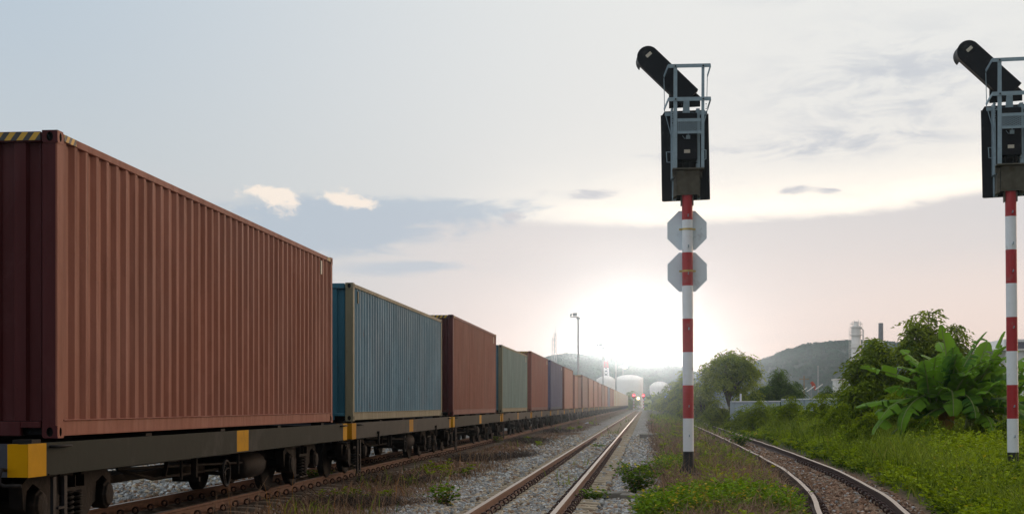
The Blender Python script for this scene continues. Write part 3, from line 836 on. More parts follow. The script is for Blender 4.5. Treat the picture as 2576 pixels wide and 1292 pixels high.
# ------------------------------------------------------------------ signals
SK=.00793; SY=29.8
def make_signal(signs,label,x,rz,lean):
    r=thing('railway_signal',label,'railway signal',(x,SY,-.05),rz); r.rotation_euler=(0,lean,rz)
    pz=lambda py:(1195-py)*SK
    hx=lambda zx:(zx-460)*.0027024
    hz=lambda zy:8.7286-zy*.0027024
    R_=.107
    b=MB(); edges=[1197,1134,1051,968,885,801,718,635,553,484]; cols=[2,0,1,0,1,0,1,0,1]
    for i in range(9): b.lathe([(pz(edges[i]),R_),(pz(edges[i+1]),R_)],(0,0,0),'z',28,cols[i])
    b.build('pole',[M['white_paint'],M['red_paint'],M['black_paint']],r)
    b=MB(); b.box((0,0,.03),(.42,.42,.05))
    for a in(0,PI/2,PI,1.5*PI): 
        c,s_=math.cos(a),math.sin(a); b.add([(c*R_,s_*R_,.055),(c*.2,s_*.2,.055),(c*R_,s_*R_,.22),(c*R_-s_*.012,s_*R_+c*.012,.055),(c*.2-s_*.012,s_*.2+c*.012,.055),(c*R_-s_*.012,s_*R_+c*.012,.22)],[(0,1,2),(5,4,3),(1,4,5,2),(0,3,4,1)])
    for xx in(-.15,.15):
        for yy in(-.15,.15): b.lathe([(.055,.025),(.09,.025)],(xx,yy,0),'z',6)
    b.build('base_plate',M['black_paint'],r)
    for i,py in enumerate((545,622,690,828,1022,1096)):
        b=MB(); a=.25+.12*(i%2); s=a; 
        p=MB(); p.box((math.sin(a)*.03,-R_-.045,pz(py)),(.018,.10,.018)); p.box((math.sin(a)*.03,-R_-.088,pz(py)+.014),(.02,.014,.045)); p.build('step_peg',M['galv'],r)
    if signs:
        for py in(577.5,682.5):
            b=MB(); A=.3925; q=A*math.tan(PI/8)
            oc=[(A,-q),(A,q),(q,A),(-q,A),(-A,q),(-A,-q),(-q,-A),(q,-A)]
            zc=pz(py)
            b.prism(oc,lambda u,v:(u,R_+.02,zc+v),lambda u,v:(u,R_+.024,zc+v))
            o=b.build('octagonal_sign',M['sign_back'],r)
            c=MB(); zz=zc+.01
            c.lathe([(zz-.018,R_+.006),(zz+.018,R_+.006)],(0,0,0),'z',24)
            for s in(-1,1): c.box((s*(R_+.03),.02,zz),(.055,.02,.036)); c.tube([(s*(R_+.035),.0,zz),(s*(R_+.035),.045,zz)],.012,8)
            c.build('clamp',M['brass'],o)
    G=M['galv'];K=M['signal_black']
    # back board with bent flange
    bp=[(281,552),(300,521),(598,514),(616,546),(625,1183),(288,1193)]
    b=MB(); b.prism(bp,lambda u,v:(hx(u),.30,hz(v)),lambda u,v:(hx(u),.315,hz(v)))
    b.beam((hx(283),.27,hz(552)),(hx(289),.27,hz(1192)),.012,.06,0,(1,0,0)); b.beam((hx(615),.27,hz(546)),(hx(624),.27,hz(1183)),.012,.06,0,(1,0,0))
    b.build('backboard',K,r)
    b=MB(); b.prism([(334,385),(334,500),(566,490),(566,415),(440,300)],lambda u,v:(hx(u),.285,hz(v)),lambda u,v:(hx(u),.297,hz(v))); b.build('indicator_backing',K,r)
    # slanted direction indicator
    cx,cy,rr=178,134,82; ux,uy=.713,.702; Ld=436
    poly=[]
    a0=math.atan2(-ux,uy)   # start on the upper edge normal
    for k in range(17):
        a=k/16*PI
        # rotate normal from upper (uy,-ux) through back (-u) to lower
        nx_=uy*math.cos(a)-ux*math.sin(a); ny_=-ux*math.cos(a)-uy*math.sin(a)
        poly.append((cx+rr*nx_,cy+rr*ny_))
    poly.append((cx+ux*Ld-uy*rr,cy+uy*Ld+ux*rr)); poly.append((cx+ux*Ld+uy*rr,cy+uy*Ld-ux*rr))
    b=MB(); b.prism(poly,lambda u,v:(hx(u),.03,hz(v)),lambda u,v:(hx(u),.25,hz(v))); ind=b.build('direction_indicator',K,r,.008)
    # hood curving forward round the end cap
    b=MB(); vs=[];m_=13
    for k in range(m_):
        a=(.15+.85*k/(m_-1))*PI; nx_=uy*math.cos(a)-ux*math.sin(a); ny_=-ux*math.cos(a)-uy*math.sin(a)
        dep=.55-.12*abs(k/(m_-1)-.5)
        vs.append((hx(cx+rr*1.0*nx_),.24,hz(cy+rr*ny_))); vs.append((hx(cx+rr*1.06*nx_),dep,hz(cy+rr*1.06*ny_)))
    b.add(vs,[(2*k,2*k+1,2*k+3,2*k+2) for k in range(m_-1)],0,True); b.build('hood',M['black_steel'],ind)
    b=MB(); c0=Vector((hx(183),.024,hz(118))); Rz=Matrix.Rotation(-.72+PI/2+.75,3,'Y'); b.box(c0,(.125,.012,.062),0,Matrix.Rotation(-.72,3,'Y')); b.build('maker_plate',M['plate'],ind)
    # equipment case
    b=MB(); b.bb(hx(384),hx(534),-.10,.28,hz(905),hz(562)); b.build('equipment_case',K,r,.008)
    b=MB(); b.bb(hx(437),hx(481),-.112,-.10,hz(858),hz(833)); b.build('maker_plate',M['plate'],r)
    b=MB(); b.bb(hx(452),hx(482),-.125,-.101,hz(755),hz(728)); b.tube([(hx(425),-.11,hz(730)),(hx(440),-.12,hz(752)),(hx(455),-.12,hz(750))],.006,6); b.tube([(hx(467),-.115,hz(728)),(hx(467),-.115,hz(712))],.008,6); b.build('padlock',G,r)
    b=MB()
    for zx in(433,484): b.tube([(hx(zx),.06,hz(905)),(hx(zx),.05,hz(940)),(hx(zx+4),.08,hz(985))],.017,8)
    b.bb(hx(384),hx(545),.02,.04,hz(928),hz(920)); b.build('cable',M['black_steel'],r)
    b=MB(); b.prism([(440,440),(478,440),(482,560),(428,560)],lambda u,v:(hx(u),-.02,hz(v)),lambda u,v:(hx(u),.0,hz(v))); b.build('indicator_bracket',G,r)
    # support channels on the back of the board
    b=MB(); b.bb(hx(344),hx(360),-.02,.27,hz(1040),hz(520)); b.bb(hx(353),hx(383),.20,.29,hz(1190),hz(1030)); b.bb(hx(530),hx(556),.02,.26,hz(975),hz(522)); b.bb(hx(538),hx(560),.20,.29,hz(1184),hz(1030)); b.bb(hx(300),hx(345),.05,.07,hz(572),hz(546)); b.bb(hx(557),hx(612),.05,.07,hz(566),hz(540)); b.bb(hx(360),hx(530),.19,.21,hz(560),hz(540)); b.build('support_channel',G,r,.004)
    # ladder cage
    b=MB(); yf=-.32
    b.prism([(360,238),(386,238),(382,980),(353,980)],lambda u,v:(hx(u),yf,hz(v)),lambda u,v:(hx(u),yf+.03,hz(v)))
    b.prism([(563,235),(584,235),(579,976),(556,976)],lambda u,v:(hx(u),yf,hz(v)),lambda u,v:(hx(u),yf+.03,hz(v)))
    for z0,z1 in((222,249),(464,492)):
        b.bb(hx(320),hx(628),yf-.014,yf-.002,hz(z1),hz(z0))
        for s,xa,xb in((-1,320,293),(1,628,612)):
            za=(z0+z1)/2; b.beam((hx(xa),yf-.008,hz(za)),(hx(xb),yf+.30,hz(za+52)),.012,.06)
    b.build('ladder_cage',G,r)
    b=MB()
    for zx in(373,574):
        for zy in(237,478): b.lathe([(yf-.028,.016),(yf-.012,.018)],(hx(zx),0,hz(zy)),'y',6)
    b.build('bolt',M['cast_dark'],r)
    for pts in([(293,-.02,300),(297,-.02,545),(347,-.02,738)],[(612,-.02,288),(607,-.02,470)],[(612,-.02,535),(583,-.05,640),(560,-.05,720)]):
        b=MB(); b.tube([(hx(a),y,hz(c)) for a,y,c in pts],.008,6); b.build('stay_rod',G,r)
    for zx in(353,600):
        b=MB()
        for k in range(9): 
            zc=hz(500+k*17); b.lathe([(-.004,.012),(.004,.012)],(hx(zx),-.1,zc),'x' if k%2 else 'y',8)
        b.build('chain',M['cast_dark'],r)
    # expanded-metal step
    b=MB(); b.bb(hx(386),hx(556),yf+.01,yf+.03,hz(640),hz(618)); b.bb(hx(386),hx(556),yf+.01,yf+.03,hz(728),hz(710))
    nx_,nz_=6,5; w_=(556-386)/nx_; h_=70/nz_
    for i in range(nx_):
        for j in range(nz_):
            x0=386+i*w_; y0=640+j*h_
            for (a,c,e_,f_) in((0,.5,.5,0),(.5,0,1,.5),(1,.5,.5,1),(.5,1,0,.5)):
                b.beam((hx(x0+a*w_),yf+.02,hz(y0+c*h_)),(hx(x0+e_*w_),yf+.02,hz(y0+f_*h_)),.006,.011)
    b.build('mesh_step',G,r)
    for pts in([(350,842),(309,840),(313,915),(350,918)],[(580,826),(600,830),(600,895),(580,903)]):
        b=MB(); b.tube([(hx(a),.03,hz(c)) for a,c in pts],.010,6); b.build('handle',G,r)
    # foot platform and pole-top bracket
    b=MB(); b.bb(hx(350),hx(577),-.33,.1,hz(987),hz(979)); b.bb(hx(352),hx(382),-.05,.28,hz(1030),hz(988)); b.bb(hx(545),hx(570),-.05,.28,hz(1025),hz(988)); b.build('foot_platform',M['olive_plate'],r)
    b=MB(); b.prism([(383,992),(548,990),(540,1164),(384,1168)],lambda u,v:(hx(u),-.13-(1165-v)*.0006,hz(v)),lambda u,v:(hx(u),-.118-(1165-v)*.0006,hz(v)))
    b.prism([(385,990),(382,1170),(356,1180),(360,1050)],lambda u,v:(hx(u),-.10,hz(v)),lambda u,v:(hx(u)+.012,.25,hz(v)))
    b.prism([(546,990),(560,1050),(557,1176),(540,1168)],lambda u,v:(hx(u)-.012,-.10,hz(v)),lambda u,v:(hx(u),.25,hz(v)))
    for zx in(416,461,507): b.lathe([(-.155,.020),(-.12,.024)],(hx(zx),0,hz(1143)),'y',6)
    b.bb(hx(412),hx(420),-.05,.1,hz(1240),hz(1168)); b.bb(hx(498),hx(506),-.05,.1,hz(1238),hz(1168))
    b.build('pole_bracket',M['olive_plate'],r)
    return r
make_signal(True,'railway signal on red and white striped pole with two octagonal plates, seen from behind',.858-.005,math.radians(1.5),math.radians(-.28))
make_signal(False,'railway signal on striped pole cut by the right edge of the photo, without octagonal plates',7.165,math.radians(-4),math.radians(-.5))

# distant signals
def far_signal(px,Y,label,m):
    p=at(px,1010,Y); r=thing('railway_signal',label,'railway signal',(p.x,Y,-.15),0,'small distant signals at the end of the track')
    h=at(px,1000,Y).z+.15
    b=MB(); k=8
    for i in range(k): b.lathe([(h*i/k,.10),(h*(i+1)/k,.10)],(0,0,0),'z',8,i%2)
    b.build('pole',[M['white_paint'],M['red_paint']],r)
    MB().bb(-.35,.35,.0,.12,h,h+1.3).build('signal_head',M['signal_black'],r)
    MB().lathe([(-.10,.30),(-.02,.30)],(0,0,h+.75),'y',14).build('signal_lamp',m,r)
far_signal(1594,430,'small far red signal directly beside the end of the train',M['lamp_red'])
far_signal(1618,430,'small far red signal, on the other side of the yellow light from the train',M['lamp_red'])
p=at(1605,1016,425); r=thing('railway_signal','small far yellow light between the two red signals','railway signal',(p.x,425,-.15),0,'small distant signals at the end of the track')
hh=at(1605,1001,425).z+.15
MB().lathe([(0,.08),(hh-.3,.08)],(0,0,0),'z',8).build('pole',M['mast'],r); MB().lathe([(-.4,.03),(-.36,.36),(-.02,.36)],(0,.3,hh),'y',14).build('signal_lamp',M['lamp_yellow'],r)

# ------------------------------------------------------------------ floodlight masts
for i,(px,py,Y,lab) in enumerate(((1454,797,205,'tallest floodlight mast behind the train, one lamp lit and one dark'),(1516.7,872,325,'second floodlight mast, shorter, with a lit lamp above the hill'),(1549,903.5,455,'third floodlight mast with a pale lit lamp between the hill and tanks'),(1566.5,925,610,'fourth and farthest floodlight mast with a bright lamp in front of the white tank'))):
    p=at(px,py,Y); r=thing('floodlight_mast',lab,'floodlight mast',(p.x,Y,-.2),0,'floodlight masts behind the train'); h=p.z+.2; s=1+.25*i
    b=MB(); b.lathe([(0,.17*s),(h,.10*s)],(0,0,0),'z',10); 
    b.build('pole',M['mast'],r)
    b=MB()
    for k in range(int(h*.9/.9)): b.beam((-.25*(k%2)*s,0,1.5+k*.9),(.25*((k+1)%2)*s,0,1.5+k*.9),.03*s,.03*s)
    b.build('climbing_pegs',M['mast'],r); b=MB(); b.beam((-1.1*s,0,h),(1.0*s,0,h),.10,.12); b.lathe([(h-.3,.2),(h,.28)],(0,0,0),'z',10); b.build('crossarm',M['mast'],r)
    l=MB(); l.box((-.45*s,0,h+.35*s),(.6*s,.3*s,.42*s)); l.box((-1.0*s,0,h+.3*s),(.22*s,.3*s,.35*s),0,Matrix.Rotation(.4,3,'Y')); l.build('lamp_housing',M['mast'],r,.02)
    l=MB(); l.lathe([(-.25*s,.30*s),(-.20*s,.46*s),(.06,.40*s)],(.50*s,0,h+.36*s),'y',14); l.build('lit_lamp',M['lamp_lit'],r)

# ------------------------------------------------------------------ lattice towers
def lattice(name,label,px,ptop,Y,wb,wt,mats,bands,th=.22):
    p=at(px,ptop,Y); r=thing(name,label,'lattice tower',(p.x,Y,-.2)); h=p.z+.2
    b=MB(); n=14
    for k in range(n):
        z0=h*k/n;z1=h*(k+1)/n;m=bands(k/n)
        w0=wb+(wt-wb)*k/n;w1=wb+(wt-wb)*(k+1)/n
        P=[(-1,-1),(1,-1),(1,1),(-1,1)]
        for q in range(4):
            a=P[q];c=P[(q+1)%4]
            b.beam((a[0]*w0,a[1]*w0,z0),(a[0]*w1,a[1]*w1,z1),th,th,m)
            b.beam((a[0]*w0,a[1]*w0,z0),(c[0]*w1,c[1]*w1,z1),th*.6,th*.6,m)
    b.build('lattice',mats,r); MB().lathe([(h,.1),(h*1.08,.05)],(0,0,0),'z',6).build('antenna',mats[0],r)
lattice('radio_tower','thin grey radio tower, left and shorter of the pair above the hill',1391,848,880,1.0,.6,[M['mast'],M['red_paint']],lambda f:1 if f<.55 and int(f*14)%4==0 else 0)
lattice('radio_tower','thin grey radio tower, taller of the pair above the hill',1396.5,836,890,.9,.4,[M['mast'],M['red_paint']],lambda f:1 if f<.55 and int(f*14)%4==1 else 0)
lattice('radio_tower','red and white banded lattice tower behind the storage tanks',1524,908,690,2.4,.7,[M['white_paint'],M['red_paint']],lambda f:0 if int(f*14/3)%2 else 1,.5)

# ------------------------------------------------------------------ storage tanks
def tank(px0,px1,pt,pd,Y,label):
    a=at(px0,pt,Y);c=at(px1,pt,Y);z1=a.z;zd=at(px0,pd,Y).z;R_=(c.x-a.x)/2
    r=thing('storage_tank',label,'storage tank',((a.x+c.x)/2,Y+R_,-.2)); h=z1+.2; hd=zd+.2
    MB().lathe([(0,R_),(h,R_)],(0,0,0),'z',48).build('shell',M['tank_white'],r)
    MB().lathe([(h+.02,R_*1.004)]+[(h+(hd-h)*math.sin(k/8*PI/2)+.02,R_*math.cos(k/8*PI/2)+.02) for k in range(1,9)],(0,0,0),'z',48).build('dome',M['tank_white'],r)
    b=MB(); 
    b.tube([(R_*math.cos(2*PI*k/40),R_*math.sin(2*PI*k/40),h+1.0) for k in range(41)],.06,5)
    for k in range(20): b.tube([(R_*math.cos(2*PI*k/20),R_*math.sin(2*PI*k/20),h),(R_*math.cos(2*PI*k/20),R_*math.sin(2*PI*k/20),h+1.0)],.05,5)
    b.build('railing',M['plant_grey'],r)
    b=MB(); m_=22
    for k in range(m_):
        a0=-PI*.75+k*.05; b.box((( R_+.5)*math.cos(a0),(R_+.5)*math.sin(a0),h*k/m_+.3),(1.2,.9,.15))
    b.build('stair',M['plant_grey'],r)
tank(1499,1546,958,944,640,'white storage tank half hidden behind the far containers, below the banded tower')
tank(1546,1617,955,941,600,'large white cylindrical storage tank with low domed roof, widest of the tanks')
tank(1634,1684,975,958,620,'white storage tank with rounded dome standing apart near the striped pole')

# ------------------------------------------------------------------ refinery structures and buildings at the right
Y=430
p=at(2153,808,Y); r=thing('distillation_column','tall pale distillation column with platforms and pipes above the trees','distillation column',(p.x,Y,0)); h=p.z
b=MB(); b.lathe([(0,2.0),(h*.42,2.0),(h*.44,1.35),(h*.93,1.35),(h*.96,.8),(h,.5)],(0,0,0),'z',20); b.build('column_shell',M['plant_grey'],r)
for f,w_ in((.55,1.75),(.70,1.75),(.84,1.8),(.93,1.75)):
    b=MB(); zz=h*f; b.lathe([(zz,w_),(zz+.15,w_)],(0,0,0),'z',14)
    for k in range(8): a=2*PI*k/8; b.beam((w_*math.cos(a),w_*math.sin(a),zz),(w_*math.cos(a),w_*math.sin(a),zz+1.1),.05,.05)
    b.tube([(w_*math.cos(2*PI*k/14),w_*math.sin(2*PI*k/14),zz+1.1) for k in range(15)],.06,5); b.build('platform',M['plant_grey'],r)
b=MB(); b.tube([(1.9,-.5,h*.2),(1.9,-.5,h*.9),(1.0,-.3,h*.94),(0,0,h*.95)],.22,8); b.build('pipe',M['plant_grey'],r)
b=MB(); 
for xx in(-2.1,-1.6): b.beam((xx,-.8,h*.2),(xx,-.8,h*.93),.09,.09)
for k in range(30): b.beam((-2.1,-.8,h*(.2+.73*k/30)),(-1.6,-.8,h*(.2+.73*k/30)),.06,.06)
b.build('ladder',M['plant_grey'],r)
b=MB()
for k in range(5): b.tube([(-1.2+.6*k,-.3,h*.95),(-1.2+.6*k,-.3,h*(1.0+.02*(k%2)))],.08,6)
b.beam((-1.3,-.3,h*.99),(1.3,-.3,h*.99),.1,.1); b.build('top_frame',M['plant_grey'],r)
p=at(2215,812,Y+20); r=thing('chimney','slim white chimney with a black top beside the distillation column','chimney',(p.x,Y+20,0)); h=p.z
MB().lathe([(0,.9),(h*.80,.72)],(0,0,0),'z',16).build('stack',M['tank_white'],r); MB().lathe([(h*.80,.74),(h,.70)],(0,0,0),'z',16).build('black_top',M['plant_dark'],r)
b=MB(); b.lathe([(h*.60,2.0),(h*.60+.2,2.0)],(-.4,0,0),'z',12); b.bb(-2.2,-.8,-.8,.8,h*.45,h*.66); b.build('platform',M['plant_grey'],r)
p=at(2150,956,Y-20); r=thing('plant_building','low white process building glimpsed through the leaves below the distillation column','building',(p.x,Y-20,0)); h=p.z
MB().bb(-5,7,0,8,0,h).build('wall',M['tank_white'],r); MB().bb(-5.3,7.3,-.3,8.3,h,h+.5).build('roof',M['plant_grey'],r);
Y=170
a=at(2528,852,Y);c=at(2640,852,Y); r=thing('flat_roofed_building','white flat-roofed building at the right edge behind the banana leaves','building',(a.x,Y,0))
h=at(2528,880,Y).z; h2=a.z; W_=c.x-a.x
b=MB(); b.bb(0,W_,0,9,0,h); b.bb(0,W_*.9,.5,8.5,h,h2); b.build('wall',M['tank_white'],r); MB().bb(-2.5,W_,-.4,9.4,h-.05,h+.1).build('canopy',M['plant_grey'],r)
MB().bb(.2,2.4,.4,.52,h+.2,h2-.3).build('window',M['plant_dark'],r)
a=at(2440,880,Y+10); r=thing('shed','low shed with white roof and red edge behind the banana plant','shed',(a.x,Y+10,0)); h=at(2440,892,Y+10).z
MB().bb(-3,5.5,0,6,0,h-.6).build('wall',M['plant_grey'],r); b=MB(); b.prism([(-3.3,h-.6),(5.8,h-.6),(5.8,h),(1.2,h+.5),(-3.3,h)],lambda u,v:(u,-.4,v),lambda u,v:(u,6.4,v)); b.build('roof',M['tank_white'],r); MB().bb(-3.3,5.8,-.45,-.41,h-.6,h-.35).build('roof_edge',M['red_flag'],r)

# low sheds, solar lamps, poles by the foot of the hill
for i,(px,py,Y,lab) in enumerate(((1991,981,150,'tilted pale solar lamp panel on a post just right of the dark round trees'),(2017,981,160,'tilted pale solar lamp panel between the dark trees and the red windsock'),(2036,977,168,'tilted pale solar lamp panel directly beneath the red windsock'),(2057,972,172,'tilted pale solar lamp panel right of the red windsock'),(2128,971,165,'tilted pale solar lamp panel nearest the drooping tree'))):
    p=at(px,py,Y); r=thing('solar_lamp',lab,'solar lamp',(p.x,Y,0),0,'solar lamps beyond the fence')
    MB().lathe([(0,.07),(p.z,.05)],(0,0,0),'z',8).build('post',M['mast'],r)
    MB().box((.1,0,p.z),(1.0,.5,.09),0,Matrix.Rotation(-.62,3,'Y')).build('solar_panel',M['tank_white'],r)
p=at(2040,962,175); r=thing('windsock','small faded red windsock on a pole in front of the hill','windsock',(p.x,175,0))
MB().lathe([(0,.07),(p.z,.05)],(0,0,0),'z',8).build('pole',M['mast'],r)
MB().tube([(0,0,p.z+.1),(.25,0,p.z-.25),(.5,0,p.z-.85)],[.16,.22,.10],8).build('sock',M['red_flag'],r)
for px,py,Y,rad,lab,m in((2057,918,420,.20,'thin pale pole rising against the green hill','mast'),(2022,942,185,.09,'brown utility pole in front of the hill beside the solar lamps','wood'),(2119,945,190,.08,'slim brown utility pole against the hill, closest to the drooping tree','wood'),(1862.5,985,92,.07,'short white post under the round-crowned tree','white_paint')):
    p=at(px,py,Y); b=MB(); b.lathe([(0,rad),(p.z,rad*.85)],(0,0,0),'z',8)
    if m=='wood': b.beam((-.6,0,p.z-.4),(.6,0,p.z-.4),.08,.1)
    o=b.build('utility_pole' if m!='white_paint' else 'post',M[m],loc=(p.x,Y,-.1)); tag(o,lab,'pole')
p=at(1678,1001,190); r=thing('notice_board','tiny blue board on a post in the hazy bushes beyond the pole','notice board',(p.x,190,0)); MB().bb(-.35,.35,-.03,.03,p.z-.5,p.z+.7).build('board',plain('light_blue_board',(.30,.48,.68),.5),r); MB().lathe([(0,.05),(p.z-.5,.05)],(0,0,0),'z',6).build('post',M['mast'],r)

# ------------------------------------------------------------------ sheet fence
def fence_run(px0,py0,Y0,px1,py1,Y1,root):
    a=at(px0,py0,Y0);c=at(px1,py1,Y1); d=Vector((c.x-a.x,c.y-a.y,0));L_=d.length;u=d/L_;n_=Vector((-u.y,u.x,0))
    k=int(L_/.10);vs=[];fs=[]
    for i in range(k+1):
        f=i/k;q=a.lerp(c,f);o_=.03*(1 if (i//2)%2 else -1)
        vs.append(Vector((q.x,q.y,-.2))+n_*o_); vs.append(Vector((q.x,q.y,q.z))+n_*o_)
    for i in range(k): fs.append((2*i,2*i+2,2*i+3,2*i+1))
    MB().add(vs,fs).build('sheet_panel',M['fence'],root)
    b=MB(); b.beam((a.x,a.y,a.z+.03),(c.x,c.y,c.z+.03),.12,.06); b.build('top_rail',M['tank_white'],root)
    for i in range(int(L_/2.5)+1):
        q=a+u*2.5*i; MB().bb(q.x-.05,q.x+.05,q.y-.12,q.y-.04,-.2,a.z+(c.z-a.z)*2.5*i/L_+.05).build('post',M['fence'],root)
r=thing('sheet_fence','pale ribbed metal fence half hidden in the greenery under the round-crowned tree','fence',(0,0,0)); fence_run(1838,1010.5,88,1962,1009.5,86,r)
r=thing('sheet_fence','longer whitish ribbed fence with overgrown top, right of the dark round trees','fence',(0,0,0)); fence_run(1966,1005,84,2110,1003,78,r); fence_run(2112,1002,77.5,2225,1000,72,r)

# ------------------------------------------------------------------ small things beside the tracks
def slab(px,py,sx,sy,sz,rz,lab,z=-.1):
    zc=None
    Y=EYE-z; Y=(Y)*F/(py-1016)
    x=xat(px,Y); zg=float(gz(x,Y)); 
    Y=(EYE-zg-sz)*F/(py-1016); x=xat(px,Y)
    b=MB(); b.box((0,0,sz/2),(sx,sy,sz+.1))
    o=b.build('concrete_block',M['slab'],bevel=.02,seg=2); o.location=(x,Y,zg); o.rotation_euler=(random.uniform(-.05,.05),random.uniform(-.05,.05),rz); tag(o,lab,'concrete block',None)
slab(1550,1243,.42,.32,.07,.15,'broken concrete block beside the leafy weed, nearest the straight track')
slab(1588,1248,.36,.28,.06,-.1,'flat concrete block tucked behind the leafy weed stem')
slab(1632,1240,.36,.3,.06,.3,'concrete block half buried in dry grass, right of the leafy weed')
slab(1640,1092,1.1,.7,.12,.05,'flat old concrete slab lying in dry grass left of the striped pole base')
slab(1648,1062,1.0,1.0,.10,.02,'weathered concrete slab, middle of the row leading to the haze')
slab(1645,1045,1.0,1.0,.10,.0,'small far concrete slab, last of the row leading to the haze')
for px,py,h,lab in((1212,1157,.34,'short bare wooden peg in the dry grass, left of a shorter one'),(1227,1158,.26,'shorter bare wooden peg in the dry grass beside the taller peg')):
    Y=(EYE+.2)*F/(py-1016); x=xat(px,Y); b=MB(); b.beam((0,0,-.1),(.02,0,h),.045,.03); o=b.build('wooden_peg',M['wood'],loc=(x,Y,float(gz(x,Y)))); tag(o,lab,'peg')
def crumple(px,py,s,lab):
    Y=(EYE+.2)*F/(py-1016); x=xat(px,Y); n=14
    vs=[];fs=[]
    for i in range(n):
        for j in range(n):
            u=i/(n-1)-.5;v=j/(n-1)-.5;e=1-4*max(abs(u),abs(v))**2
            vs.append((u*s*1.6+random.uniform(-.03,.03)*s,v*s+random.uniform(-.03,.03)*s,max(.0,e)*s*.22*random.uniform(.3,1.4)))
    for i in range(n-1):
        for j in range(n-1): a=i*n+j; fs.append((a,a+n,a+n+1,a+1))
    o=MB().add(vs,fs).build('plastic_bag',M['litter'],loc=(x,Y,float(gz(x,Y))+.03)); tag(o,lab,'litter')
crumple(1273,1150,.55,'crumpled bluish-white plastic bag on the gravel beside the dark brush pile')
crumple(1350,1062+14,.35,'small scrap of white plastic on the gravel left of the shiny track')
crumple(1480,1064,.4,'small scrap of pale plastic lying between the shiny rails')
# ------------------------------------------------------------------ vegetation helpers
def unit(a): return a/np.maximum(np.linalg.norm(a,axis=-1,keepdims=True),1e-9)
def rdirs(n,r=rng): return unit(r.normal(size=(n,3)))
def leaf_geo(P,D,Ln,Wd,fold=.12,up=None):
    """folded diamond leaves; returns verts (4N,3), quads"""
    N=len(P); D=unit(D); ref=rdirs(N) if up is None else unit(up+rng.normal(size=(N,3))*.35)
    S=unit(np.cross(D,ref)); Nn=np.cross(S,D)
    Ln=np.asarray(Ln).reshape(-1,1)*np.ones((N,1)); Wd=np.asarray(Wd).reshape(-1,1)*np.ones((N,1))
    a=P; c=P+D*Ln-Nn*Ln*.18; m=P+D*Ln*.45
    b=m+S*Wd*.5+Nn*Ln*fold; d=m-S*Wd*.5+Nn*Ln*fold
    V=np.stack([a,b,c,d],1).reshape(-1,3)
    Q=np.arange(4*N).reshape(N,4)
    return V,Q
def cat_geo(parts):
    V=[];Q=[];T=[];o=0
    for v,q,tt in parts: V.append(v);Q.append(q+o);T.append(tt);o+=len(v)
    return np.concatenate(V),np.concatenate(Q),np.concatenate(T)

LM={}
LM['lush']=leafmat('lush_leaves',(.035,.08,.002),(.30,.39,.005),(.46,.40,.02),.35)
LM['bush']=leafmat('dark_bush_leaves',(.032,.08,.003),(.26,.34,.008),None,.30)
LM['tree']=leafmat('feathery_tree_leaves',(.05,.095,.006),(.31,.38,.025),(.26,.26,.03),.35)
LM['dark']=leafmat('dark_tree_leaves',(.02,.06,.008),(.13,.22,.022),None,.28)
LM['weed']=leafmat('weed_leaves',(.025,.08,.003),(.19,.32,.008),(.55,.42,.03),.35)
LM['banana']=leafmat('banana_leaf_blade',(.012,.075,.016),(.16,.32,.018),None,.35,.5)
LM['drybanana']=leafmat('dry_banana_leaf',(.12,.06,.015),(.28,.15,.03),None,.2)
LM['stem']=plain('green_stem',(.20,.24,.06),.5,0,.2,6)
LM['dry']=leafmat('dry_grass_blades',(.085,.055,.04),(.29,.19,.12),(.42,.19,.04),.2,.8)
LM['brush']=leafmat('dark_dead_brush',(.03,.022,.018),(.085,.062,.048),None,.0,.9)
LM['grass']=leafmat('green_grass_blades',(.05,.095,.006),(.24,.31,.025),(.34,.28,.07),.3,.7)
LM['twig']=plain('dry_twig',(.20,.13,.075),.85,0,.3,15)
LM['hill']=leafmat('hill_forest_leaves',(.006,.035,.030),(.025,.10,.065),None,.1,.9)

def blades(P,h,lean,w,hd=None):
    """bent grass blades: 5 verts -> quad + quad(degenerate avoided by tip width)"""
    N=len(P); th=rng.random(N)*2*PI; dr=np.stack([np.cos(th),np.sin(th),np.zeros(N)],1)
    h=np.asarray(h).reshape(-1,1)*np.ones((N,1)); lean=np.asarray(lean).reshape(-1,1)*np.ones((N,1)); w=np.asarray(w).reshape(-1,1)*np.ones((N,1))
    S=np.stack([-np.sin(th+.6),np.cos(th+.6),np.zeros(N)],1)*w*.5
    up=np.array([[0,0,1.]])
    m=P+up*h*.55+dr*lean*h*.35; tp=P+up*h*(1-.25*lean)+dr*lean*h*1.0
    V=np.stack([P-S,P+S,m+S*.7,m-S*.7,tp+S*.15,tp-S*.15],1).reshape(-1,3)
    b=np.arange(N)[:,None]*6
    Q=np.concatenate([b+np.array([0,1,2,3]),b+np.array([3,2,4,5])],1).reshape(-1,4)
    return V,Q
def pts_on(x,y): return np.stack([x,y,gz(x,y)],1)
def sample(n,y0,y1,xf0,xf1,p=1.6):
    """more points near the camera"""
    u=rng.random(n); y=(y0**(1-p)+(y1**(1-p)-y0**(1-p))*u)**(1/(1-p))
    a=xf0(y);b=xf1(y); x=a+(b-a)*rng.random(n)
    return x,y
vis_r=lambda y:y*.262+.8      # right edge of view
